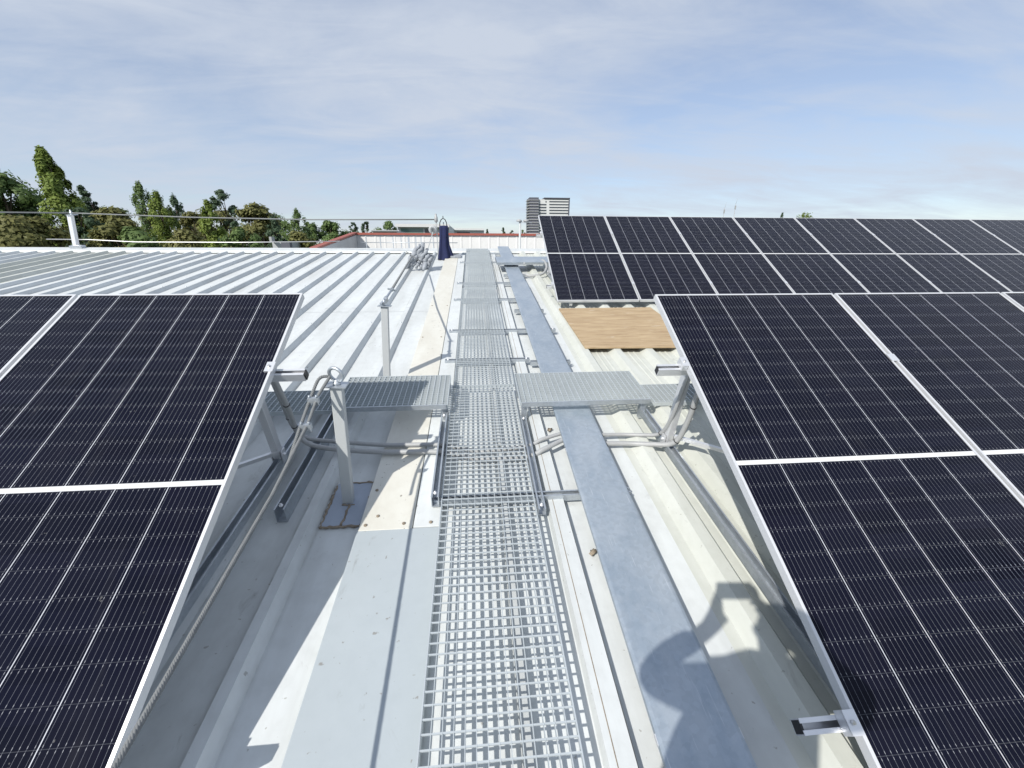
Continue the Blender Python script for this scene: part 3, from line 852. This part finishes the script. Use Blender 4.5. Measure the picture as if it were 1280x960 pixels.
# ================================================================== PLYWOOD, SMALL ROOF LITTER
k_ = MB(); k_.prism([(1.10, 3.86, .06), (2.33, 3.83, .06), (2.33, 5.24, .06), (1.085, 5.23, .06)], (0, 0, .018))
tag(k_.build('plywood_sheet', M['ply'], base=(1.7, 4.5, .06), bevel=.002), 'bare plywood sheet lying on the roof ribs between the two panel rows', 'plywood')
for i, (u, v, n, r_) in enumerate(((.505, 2.46, .004, .2), (.52, 3.0, .004, 1.1), (.535, 1.38, .004, 2))):
    k_ = MB(); k_.tube([Vector((u, v, n + .012)) + Vector((.016 * math.cos(q * 1.9 + r_), .016 * math.sin(q * 2.3 + r_), .008 * (q % 3) / 3)) for q in range(7)], [.004, .008, .01, .008, .011, .007, .004], 6)
    tag(k_.build('dry_leaf', M['sealant'], base=(u, v, n)), ('curled brown leaf by the tray just in front of the right platform', 'curled brown leaf by the tray behind the right platform', 'curled brown leaf caught against the near tray')[i], 'leaf', 'dry leaves caught by the tray')

# ================================================================== PARAPET BEYOND THE RIDGE
YW = 19.0
cA, cB = at(446, 293.5, YW), at(1010, 296, YW)
t = thing('parapet_wall', 'long white parapet wall with red capping beyond the ridge', 'wall', (cA.x, YW, 6.5), frame=WORLD)
k_ = MB(); n = 0; xs = cA.x; pr = []
while xs < cB.x:
    pr += [(xs, YW), (xs + .3, YW), (xs + .33, YW - .012), (xs + .37, YW - .012)]; xs += .4
zt = cA.z
k_.add([(x_, y_, 5.5) for x_, y_ in pr] + [(x_, y_, zt) for x_, y_ in pr], [(i, i + 1, len(pr) + i + 1, len(pr) + i) for i in range(len(pr) - 1)])
k_.box((cA.x, YW + .03, 5.5), (cB.x, YW + .25, zt)); k_.build('wall_sheet', M['wall'], t)
k_ = MB(); k_.box((cA.x - .06, YW - .07, zt), (cB.x, YW + .3, zt + .085)); k_.build('red_cap', M['red'], t)
p1 = at(396, 312, 12.6)
t = thing('side_parapet', 'sloping side parapet, its shade painted in grey, with red capping, left of the white parapet', 'wall', (p1.x, 12.6, 6.5), frame=WORLD)
k_ = MB(); A = Vector((cA.x, YW, zt)); Bq = Vector((p1.x, 12.6, p1.z))
k_.prism([(A.x, A.y, 5.5), (Bq.x, Bq.y, 5.5), tuple(Bq), tuple(A)], (-.18, .02, 0)); k_.build('wall_sheet', M['wallgrey'], t)  # face turned from the sun: its shade is put into the grey colour
k_ = MB(); k_.bar(A + Vector((-.09, 0, .07)), Bq + Vector((-.09, 0, .03)), .2, .06); k_.build('red_cap', M['red'], t)

t = thing('wire_guardrail', 'thin wire guardrail with slim rods in front of the white parapet', 'guardrail', (at(490, 305, 16).x, 16, 7.5), frame=WORLD)
for x_, w_ in ((457, .015), (475, .015), (491, .015), (501, .015), (510.5, .03), (526, .015), (519.5, .015), (541, .015), (552, .015)):
    q = at(x_, 296, 16); k_ = MB(); k_.box((q.x - w_, 15.99, 8.2), (q.x + w_, 16.02, q.z)); k_.build('rod', M['galv'], t)
q0, q1 = at(452, 303, 16), at(572, 303.5, 16); k_ = MB(); k_.tube([q0, q1], .012, 6)
k_.build('wire', M['galv'], t)

q = at(650, 276, 14)
t = thing('lamp_post', 'slim grey pole with two small lamp heads in front of the white parapet', 'lamp post', (q.x, 14, 7.6), frame=WORLD)
k_ = MB(); k_.tube([(q.x, 14, 7.0), (q.x, 14, q.z)], .033, 8); k_.build('pole', M['greypaint'], t)
for dx, dz in ((-.03, .0), (.19, .0)):
    k_ = MB(); k_.lathe((q.x + dx, 14, q.z - .03), [(.02, 0), (.085, .01), (.085, .05), (.04, .075), (0, .08)], 10); k_.build('lamp_head', M['conduit'], t)
k_ = MB(); k_.tube([(q.x, 14, q.z - .03), (q.x + .38, 14, q.z - .05)], .014, 6); k_.build('arm', M['greypaint'], t)

# ================================================================== FAR BUILDINGS
def flat_building(label, x0, x1, ytop, Y, depth, mt, parts, base_px=310):
    a, c_ = at(x0, ytop, Y), at(x1, ytop, Y)
    t = thing('low_building', label, 'building', ((a.x + c_.x) / 2, Y, 0), frame=WORLD)
    k_ = MB(); k_.box((a.x, Y, 0), (c_.x, Y + depth, a.z)); k_.build('wall', mt, t)
    for nm, mm, px0, px1, py0, py1, out in parts:
        p_, q_ = at(px0, py0, Y), at(px1, py1, Y); k_ = MB()
        k_.box((p_.x, Y - out, q_.z), (q_.x, Y - .01 if out > 0 else Y - .02, p_.z)); k_.build(nm, mm, t)
    return t


flat_building('long low building with white roof band and green glass, left of the navy cloth', 497, 561, 280.5, 110, 30, M['concrete'],
              [('window_band', M['glasswin'], 501, 529, 285.5, 292, .05), ('window_band', M['darkwin'], 531, 546, 286, 294, .05), ('window_band', M['darkwin'], 557, 561, 285, 294, .05), ('roof_band', M['concrete'], 495, 562, 280, 284.3, 1.2)])
flat_building('low white building with dark windows, between the navy cloth and the tower', 562, 605, 286, 140, 25, M['concrete'],
              [('window_band', M['darkwin'], 571, 587.5, 290, 294, .05), ('roof_band', M['concrete'], 562, 605, 285.4, 288, 1.0)])
flat_building('low grey shed behind the red capping at the left end of the parapet', 465, 496, 288.2, 75, 12, M['wallgrey'], [('roof_band', M['conduit'], 465, 497, 287.6, 289.3, .5)])
flat_building('small grey shed with a vent among the trees left of the side parapet', 340, 353, 302.5, 40, 4, M['wallgrey'], [('vent', M['conduit'], 340, 344, 296, 302.4, .6), ('door', M['slate'], 354, 366, 303, 311, .5)])

# tower block
YT = 330
tl = thing('tower_block', 'tall apartment tower with dark slab side and white banded facade', 'building', (at(690, 290, YT).x, YT, 0), frame=WORLD)
P = lambda x_, y_: at(x_, y_, YT)
k_ = MB(); a, c_ = P(673.3, 249), P(711.3, 249); k_.box((a.x, YT, 0), (c_.x, YT + 18, a.z)); k_.build('main_facade', M['concrete'], tl)
k_ = MB(); a, c_ = P(661.5, 247), P(673, 247); k_.box((a.x, YT - 2, 0), (c_.x, YT + 16, a.z)); k_.build('dark_slab', M['slate'], tl)
for i in range(13):
    k_ = MB(); yy = 250.2 + i * 3.45; a, c_ = P(660, yy), P(672.9, yy + .55); k_.box((a.x, YT - 2.5, c_.z), (c_.x, YT - 1.9, a.z))
    k_.box((a.x - .6, YT - 2.4, c_.z), (a.x + .9, YT + 10, a.z)); k_.build('balcony_slab', M['concrete'], tl)
k_ = MB(); a, c_ = P(680, 247), P(712.2, 248.6); k_.box((a.x, YT - .8, c_.z), (c_.x, YT + 17, a.z)); a, c_ = P(710.8, 247), P(712.2, 248); k_.box((a.x, YT - .8, 0), (c_.x, YT + 17, a.z - .4)); k_.build('dark_roof_frame', M['slate'], tl)
for i in range(12):
    yy = 251.3 + i * 3.62
    for j, (x0, x1) in enumerate(((673.6, 683), (686.6, 710.3))):
        if i == 0 and j == 0: x0, x1 = 681.8, 683.2
        k_ = MB(); a, c_ = P(x0, yy), P(x1, yy + 1.75); k_.box((a.x, YT - .12, c_.z), (c_.x, YT - .02, a.z)); f_ = k_.build('window_band', M['darkwin'], tl)
        k_ = MB(); n = max(2, int((x1 - x0) / 3))
        for q in range(1, n):
            xm = a.x + (c_.x - a.x) * q / n; k_.box((xm - .12, YT - .2, c_.z), (xm + .12, YT - .13, a.z))
        k_.build('mullions', M['slate'], f_)

# radio masts
for i, (x_, y0, lb) in enumerate(((907, 253, 'thin distant radio mast, shorter of the two above the far panels'), (921, 248, 'thin distant radio mast, taller of the two above the far panels'))):
    a = at(x_, y0, 260); t = thing('radio_mast', lb, 'mast', (a.x, 260, 0), 'distant radio masts', WORLD)
    k_ = MB(); k_.tube([(a.x, 260, 0), (a.x, 260, a.z - 3)], [.3, .14], 5); k_.build('pole', M['conduit'], t)
    k_ = MB(); k_.tube([(a.x, 260, a.z - 3), (a.x + .5, 260, a.z)], .07, 5); k_.box((a.x - .3, 259.7, a.z - 6), (a.x + .3, 260.3, a.z - 4)); k_.build('aerial', M['conduit'], t)


# ================================================================== TREES
def tree(name, label, x0, x1, ytop, Y, style, leaf, n=2600, group='trees beyond the roof', lean=0, seed=1, dense=1.0):
    """crown spans pixels x0..x1 and reaches pixel row ytop at distance Y"""
    rn = random.Random(seed)
    a, c_ = at(x0, ytop, Y), at(x1, ytop, Y)
    cx, hw, zt = (a.x + c_.x) / 2, (c_.x - a.x) / 2 * {'bush': 1.6, 'round': 1.3, 'poplar': 1.5}.get(style, 1.3), a.z
    t = thing(name, label, 'tree', (cx, Y, 0), group, WORLD)
    z0 = min(zt - 2.5 * hw, ZC - 3.2) if style != 'cone' else ZC - 4.0
    z0 = max(1.0, z0)
    hh = zt - z0
    def radius(q):           # q: 0 bottom .. 1 top
        if style == 'cone': return (1 - q) ** .75 * .92 + .05
        if style == 'poplar': return max(.06, min(1, (q + .2) * 3) * (1 - q ** 2.8) ** .75)
        if style == 'bush': return max(.05, (1 - q ** 2.4) ** .6)
        return max(.05, math.sin(math.pi * min(.97, .2 + .8 * q)) ** .5)
    k_ = MB(); cl = []
    sz = {'cone': .22, 'poplar': .3, 'round': .34, 'wild': .34, 'bush': .34}[style]
    nc = int(max(26, 9.0 * hh / (hw * 2 * sz)) * dense)
    for i in range(nc):
        q = (i + rn.random()) / nc; q = q ** .9
        an = rn.uniform(0, 2 * math.pi); rr_ = radius(q)
        s_ = hw * sz * rn.uniform(.65, 1.2) * (1 - .5 * q)
        rr_ = max(0, rr_ * hw - s_ * .6) * math.sqrt(rn.random())
        off = lean * hw * (q - .45)
        cl.append((Vector((cx + off + math.cos(an) * rr_, Y + math.sin(an) * rr_, min(z0 + hh * q, zt - s_ * .8))), s_))
    per = max(40, int((3.2 if style in ('bush', 'round') else 2.0) * n / nc)); ls = min(max(hw * .05, .14), .24)
    vs, fs = [], []
    for c0, s_ in cl:
        for j in range(per):
            d = Vector((rn.gauss(0, 1), rn.gauss(0, 1), rn.gauss(0, 1))); d.normalize()
            p_ = c0 + Vector((d.x, d.y, d.z * (2.0 if style == 'poplar' else 1.7 if leaf == 'leaf_lime' else .8))) * s_ * (rn.uniform(.3, 1.0) + (.3 if rn.random() < .12 else 0))
            ou = Vector((p_.x - cx - lean * hw * ((p_.z - z0) / hh - .45), p_.y - Y, .35 * hw)).normalized()
            nn = (d * .8 + ou * .9 + Vector((rn.gauss(0, .4), rn.gauss(0, .4), rn.gauss(0, .4)))).normalized()
            tx = nn.orthogonal().normalized(); ty = nn.cross(tx); an = rn.uniform(0, 6.3)
            e1 = (tx * math.cos(an) + ty * math.sin(an)) * ls * rn.uniform(.6, 1.5); e2 = (ty * math.cos(an) - tx * math.sin(an)) * ls * rn.uniform(.5, .9)
            o_ = len(vs); vs += [p_ - e1, p_ - e2 * .8, p_ + e1, p_ + e2 * .8]; fs.append((o_, o_ + 1, o_ + 2, o_ + 3))
    k_.add(vs, fs); k_.build('crown', M[leaf], t)
    tk = MB(); tr = max(.12, hw * .07)
    tk.tube([(cx - lean * hw * .4, Y, -.1), (cx - lean * hw * .2, Y, zt * .4), (cx + lean * hw * .5, Y, zt * .93)], [tr, tr * .7, tr * .12], 8)
    for c0, s_ in cl[::4]:
        st_ = Vector((cx, Y, max(1, c0.z - .25 * hh))); tk.tube([st_, (st_ + c0) / 2 + Vector((0, 0, .1)), c0], [tr * .35, tr * .22, tr * .08], 5)
    tk.build('trunk', M['trunk'], t)
    return t


tree('leafy_tree', 'broad mid green tree cut by the left edge of the photo', -62, 46, 212, 62, 'round', 'leaf_mid', 5200, seed=2, dense=1.5)
tree('poplar_tree', 'tallest poplar, yellow green and swept to the right', 22, 96, 186, 58, 'cone', 'leaf_lime', 9000, lean=-.32, seed=3, dense=1.5)
tree('dark_conifer', 'dark blue green conifer just right of the tallest poplar', 88, 134, 231, 66, 'cone', 'leaf_dark', 3000, lean=-.7, seed=4)
tree('bushy_tree', 'low olive bushy tree behind the leaning white post, left side', -40, 72, 268, 48, 'bush', 'leaf_olive', 3800, seed=5, dense=1.4)
tree('leafy_tree', 'dark green tree filling the gap under the tallest poplar', 66, 122, 258, 56, 'round', 'leaf_dark', 2600, seed=26)
tree('bushy_tree', 'olive brown bushy tree right of the dark conifer', 106, 178, 258, 54, 'bush', 'leaf_olive', 3800, seed=6, dense=1.3)
tree('poplar_tree', 'slim poplar with a wispy bent tip in the middle left group', 158, 192, 229, 64, 'poplar', 'leaf_mid', 2400, seed=7, lean=-.2)
tree('poplar_tree', 'bright leafy poplar in the middle of the middle left group', 178, 212, 241, 60, 'poplar', 'leaf_lime', 3000, seed=8)
tree('poplar_tree', 'dark narrow poplar at the right of the middle left group', 203, 229, 245, 63, 'poplar', 'leaf_dark', 2000, seed=9)
tree('bushy_tree', 'brown olive tree between the two poplar groups', 216, 262, 264, 58, 'bush', 'leaf_olive', 3000, seed=10)
tree('poplar_tree', 'single bright poplar in front of the dark pine', 245, 271, 252, 56, 'poplar', 'leaf_lime', 2400, seed=11)
tree('pine_tree', 'dark flat topped pine rising behind the single poplar', 254, 300, 236, 70, 'wild', 'leaf_dark', 2600, seed=12)
tree('leafy_tree', 'wide olive green tree right of the dark pine', 282, 360, 254, 66, 'round', 'leaf_olive', 4600, seed=13, dense=1.4)
tree('dark_conifer', 'small dark conifer standing before the wide olive tree', 318, 362, 270, 58, 'cone', 'leaf_dark', 2000, seed=14)
tree('poplar_tree', 'pale pointed tree right of the wide olive tree', 357, 384, 263, 72, 'poplar', 'leaf_mid', 1900, seed=15)
tree('leafy_tree', 'mid green tree behind the pale pointed tree', 372, 402, 277, 90, 'round', 'leaf_mid', 1700, seed=16)
tree('leafy_tree', 'full dark green tree left of the side parapet', 391, 436, 275, 84, 'round', 'leaf_mid', 2600, seed=17)
tree('leafy_tree', 'small round dark tree above the sloping side parapet', 433, 449, 277.5, 95, 'round', 'leaf_dark', 1000, seed=18)
tree('leafy_tree', 'round dark tree over the parapet corner', 448, 467, 276.5, 98, 'round', 'leaf_dark', 1200, seed=19)
tree('leafy_tree', 'wide green tree left of the low glass building', 465, 500, 275.5, 100, 'round', 'leaf_mid', 1700, seed=20)
for i, (x0, x1, yt, lb) in enumerate(((340, 400, 288, 'low olive bush below the pale pointed tree'), (268, 330, 284, 'low olive bush below the dark pine'), (196, 262, 286, 'low olive bush below the middle left poplars'),
                                     (120, 200, 283, 'low olive bush right of the leaning white post'), (-30, 60, 288, 'low olive bush at the left photo edge'), (395, 432, 292, 'low reddish olive bush by the side parapet'))):
    tree('bush', lb, x0, x1, yt, 44 + i, 'bush', 'leaf_olive' if i % 2 == 0 else 'leaf_mid', 1700, 'bushes under the far trees', seed=40 + i)
for i, (x0, x1, yt, st_, lb) in enumerate(((603, 615, 286, 'cone', 'small distant pointed tree, leftmost of those before the tower'), (621, 637, 284, 'cone', 'distant dark conifer, tallest of those before the tower'),
                                          (634, 645, 287.5, 'round', 'distant round tree between the conifer and the lamp pole'), (649, 659, 287, 'round', 'distant bright tree beside the foot of the tower'))):
    tree('distant_tree', lb, x0, x1, yt, 170, st_, 'leaf_dark' if i != 3 else 'leaf_mid', 500, 'small trees before the tower', seed=60 + i)
for i, (x0, x1, yt, lf, lb) in enumerate(((-50, 46, 258, 'leaf_mid', 'hazy green tree far behind the leaning white post'), (86, 176, 258, 'leaf_mid', 'round green tree behind the gap right of the dark conifer'),
                                         (160, 250, 263, 'leaf_olive', 'brownish tree filling the gap behind the middle left poplars'), (232, 312, 260, 'leaf_olive', 'brownish tree filling the gap behind the single bright poplar'),
                                         (300, 376, 265, 'leaf_mid', 'green tree filling the gap behind the small dark conifer'), (352, 425, 280, 'leaf_dark', 'dark low tree filling the gap behind the pale pointed tree'))):
    tree('bushy_tree', lb, x0, x1, yt, 82 + 2 * i, 'bush', lf, 2600, 'trees filling the gaps behind', seed=80 + i, dense=1.2)
tree('distant_tree', 'tiny distant treetop showing above the far panels', 992, 1020, 266.5, 120, 'round', 'leaf_lime', 700, 'treetops above the far panels', seed=70)
tree('distant_tree', 'tiny dark treetop left of the other above the far panels', 972, 985, 265.5, 125, 'cone', 'leaf_dark', 400, 'treetops above the far panels', seed=71)

# ================================================================== THE PHOTOGRAPHER (throws the shadow at lower right)
def skin_figure(name, joints, edges, mt, parent, root=0, lev=2):
    me = bpy.data.meshes.new(name)
    me.from_pydata([j[0] for j in joints], edges, [])
    o = bpy.data.objects.new(name, me); COL.objects.link(o)
    me.materials.append(mt)
    o.parent = parent
    o.modifiers.new('skin', 'SKIN').use_smooth_shade = True
    if not me.skin_vertices: me.skin_vertices.new()
    for sv, j in zip(me.skin_vertices[0].data, joints):
        r_ = j[1]; sv.radius = (r_, r_) if not isinstance(r_, tuple) else r_
        sv.use_root = False
    me.skin_vertices[0].data[root].use_root = True
    sb = o.modifiers.new('smooth', 'SUBSURF'); sb.levels = lev; sb.render_levels = lev
    return o


pz = ZC                                                        # person in world space; joints relative to camera
per = bpy.data.objects.new('person', None); COL.objects.link(per)
footz = (ROOF @ Vector((.03, -.5, .1))).z
per.location = (.03, -.42, footz)
tag(per, 'standing person in dark clothes raising a phone in both hands, casting the shadow', 'person')
per['_b'] = (.03, -.42, footz)


def W_(x_, y_, z_): return (x_ - .03, y_ + .42, z_ + ZC - footz)


fz = footz - ZC
J = [(W_(-.22, -.42, -.72), (.18, .11)),      # 0 pelvis
     (W_(-.20, -.40, -.50), (.18, .10)), (W_(-.12, -.35, -.29), (.20, .11)), (W_(-.06, -.32, -.13), (.14, .09)), (W_(-.02, -.315, -.05), .055),   # spine..neck
     (W_(.0, -.30, .07), (.085, .10)), (W_(.0, -.295, .15), (.08, .095)),                                                             # head
     (W_(-.25, -.30, -.12), .07), (W_(-.31, -.20, -.185), .05), (W_(-.345, -.125, -.24), .038), (W_(-.25, -.08, -.195), .042), (W_(-.112, -.05, -.17), .03),  # left arm
     (W_(.15, -.32, -.13), .065), (W_(.26, -.26, -.21), .05), (W_(.34, -.18, -.26), .042), (W_(.25, -.11, -.20), .038), (W_(.145, -.065, -.13), .028),         # right arm
     (W_(-.31, -.43, -.82), .095), (W_(-.27, -.43, -1.20), .06), (W_(-.20, -.46, fz + .1), .042), (W_(-.21, -.33, fz + .04), .04),
     (W_(-.13, -.43, -.82), .095), (W_(.02, -.43, -1.20), .06), (W_(.08, -.46, fz + .1), .042), (W_(.09, -.33, fz + .04), .04),
     (W_(-.055, -.035, -.125), (.055, .05)), (W_(.112, -.04, -.07), (.034, .018))]
Eg = [(0, 1), (1, 2), (2, 3), (3, 4), (4, 5), (5, 6), (3, 7), (7, 8), (8, 9), (9, 10), (10, 11), (3, 12), (12, 13), (13, 14), (14, 15), (15, 16),
      (0, 17), (17, 18), (18, 19), (19, 20), (0, 21), (21, 22), (22, 23), (23, 24), (11, 25), (16, 26)]
# phone frame axes
px_, py_, pzv = RX, UX, FX
pc = Vector((0, 0, ZC)) - FX * .0075 - UX * .004
def ph(a, c_, d): return pc + RX * a + UX * c_ + FX * d
loc = lambda v: tuple(Vector(v) - Vector(per.location))
# fingers: each a chain rooted in the palm, curled behind and round the phone edge
for s_, palm in ((-1, 25), (1, 26)):
    for i, (c_, ln_) in enumerate(((.030, .050), (.012, .056), (-.006, .052), (-.022, .042))):
        i0 = len(J)
        J.append((loc(ph(s_ * .082, c_ - .012, -.030)), .0095)); J.append((loc(ph(s_ * (.079 - ln_ * .2), c_, -.027)), .0085)); J.append((loc(ph(s_ * (.079 - ln_ * .7), c_ + .003, -.021)), .0075)); J.append((loc(ph(s_ * (.079 - ln_), c_ + .004, -.0165)), .0065))
        Eg += [(palm, i0), (i0, i0 + 1), (i0 + 1, i0 + 2), (i0 + 2, i0 + 3)]
    i0 = len(J)
    J.append((loc(ph(s_ * .098, -.03, -.026)), .012)); J.append((loc(ph(s_ * .082, -.046, -.018)), .010)); J.append((loc(ph(s_ * .062, -.047, -.014)), .008))
    Eg += [(palm, i0), (i0, i0 + 1), (i0 + 1, i0 + 2)]
i0 = len(J)          # extra finger on the left palm, added to fill out the hand's shadow
J += [(W_(-.038, -.03, -.13), .018), (W_(-.02, -.022, -.14), .015), (W_(-.012, -.02, -.155), .011)]
Eg += [(25, i0), (i0, i0 + 1), (i0 + 1, i0 + 2)]
body = skin_figure('body', J, Eg, M['skin'], per, 0, 1)
cj = [(J[0][0], (.20, .13)), (J[1][0], (.20, .125)), (J[2][0], (.22, .125)), (J[3][0], (.145, .098)), (J[7][0], .08), (J[8][0], .058), (J[9][0], .046), (J[10][0], .044), (W_(-.15, -.055, -.165), .038),
      (J[12][0], .07), (J[13][0], .058), (J[14][0], .05), (J[15][0], .044), (W_(.165, -.072, -.145), .036)]
ce = [(0, 1), (1, 2), (2, 3), (3, 4), (4, 5), (5, 6), (6, 7), (7, 8), (3, 9), (9, 10), (10, 11), (11, 12), (12, 13)]
skin_figure('jacket', cj, ce, M['cloth'], per, 0, 2)
tj = [(W_(-.22, -.42, -.78), (.16, .115)), (J[17][0], .105), (J[18][0], .075), (W_(-.20, -.455, fz + .13), .06), (J[21][0], .105), (J[22][0], .075), (W_(.08, -.455, fz + .13), .06)]
skin_figure('trousers', tj, [(0, 1), (1, 2), (2, 3), (0, 4), (4, 5), (5, 6)], M['cloth'], per, 0, 2)
for s_, x_ in ((-1, -.20), (1, .09)):
    skin_figure('shoe', [(W_(x_, -.47, fz + .05), (.045, .048)), (W_(x_, -.36, fz + .042), (.05, .04)), (W_(x_, -.26, fz + .032), (.042, .03))], [(0, 1), (1, 2)], M['rubber'], per, 0, 2)
skin_figure('hair', [(W_(.0, -.32, .12), (.09, .10)), (W_(.0, -.315, .165), (.088, .10)), (W_(.0, -.305, .19), (.06, .07))], [(0, 1), (1, 2)], M['hair'], per, 0, 2)
fm = MB(); hc = Vector(W_(.0, -.295, .09))
off = Vector(per['_b'])
for s_ in (-1, 1):
    fm.lathe(hc + off + Vector((s_ * .032, .088, .0)), [(.004, 0), (.011, .003), (.011, .006), (0, .009)], 10, (0, 1, 0))
    fm.lathe(hc + off + Vector((s_ * .083, -.0, -.005)), [(.012, 0), (.026, .006), (.024, .012), (0, .013)], 10, (s_, -.2, 0))
fm.prism([hc + off + Vector(q) for q in ((-.014, .09, -.035), (.014, .09, -.035), (0, .092, .005))], (0, .022, -.006))
fm.box(tuple(hc + off + Vector((-.022, .075, -.068))), tuple(hc + off + Vector((.022, .096, -.06))))
fm.build('facial_features', M['skin'], per)

k_ = MB()
bx = [ph(a, c_, -.0038) for a, c_ in ((-.078, -.0365), (.078, -.0365), (.078, .0365), (-.078, .0365))]
k_.prism(bx, FX * -.008)
tag(k_.build('phone', M['rubber'], base=tuple(pc), frame=WORLD, bevel=.003), 'black phone held level in both hands by the photographer', 'phone')

for o in list(COL.objects):
    if '_b' in o: del o['_b']
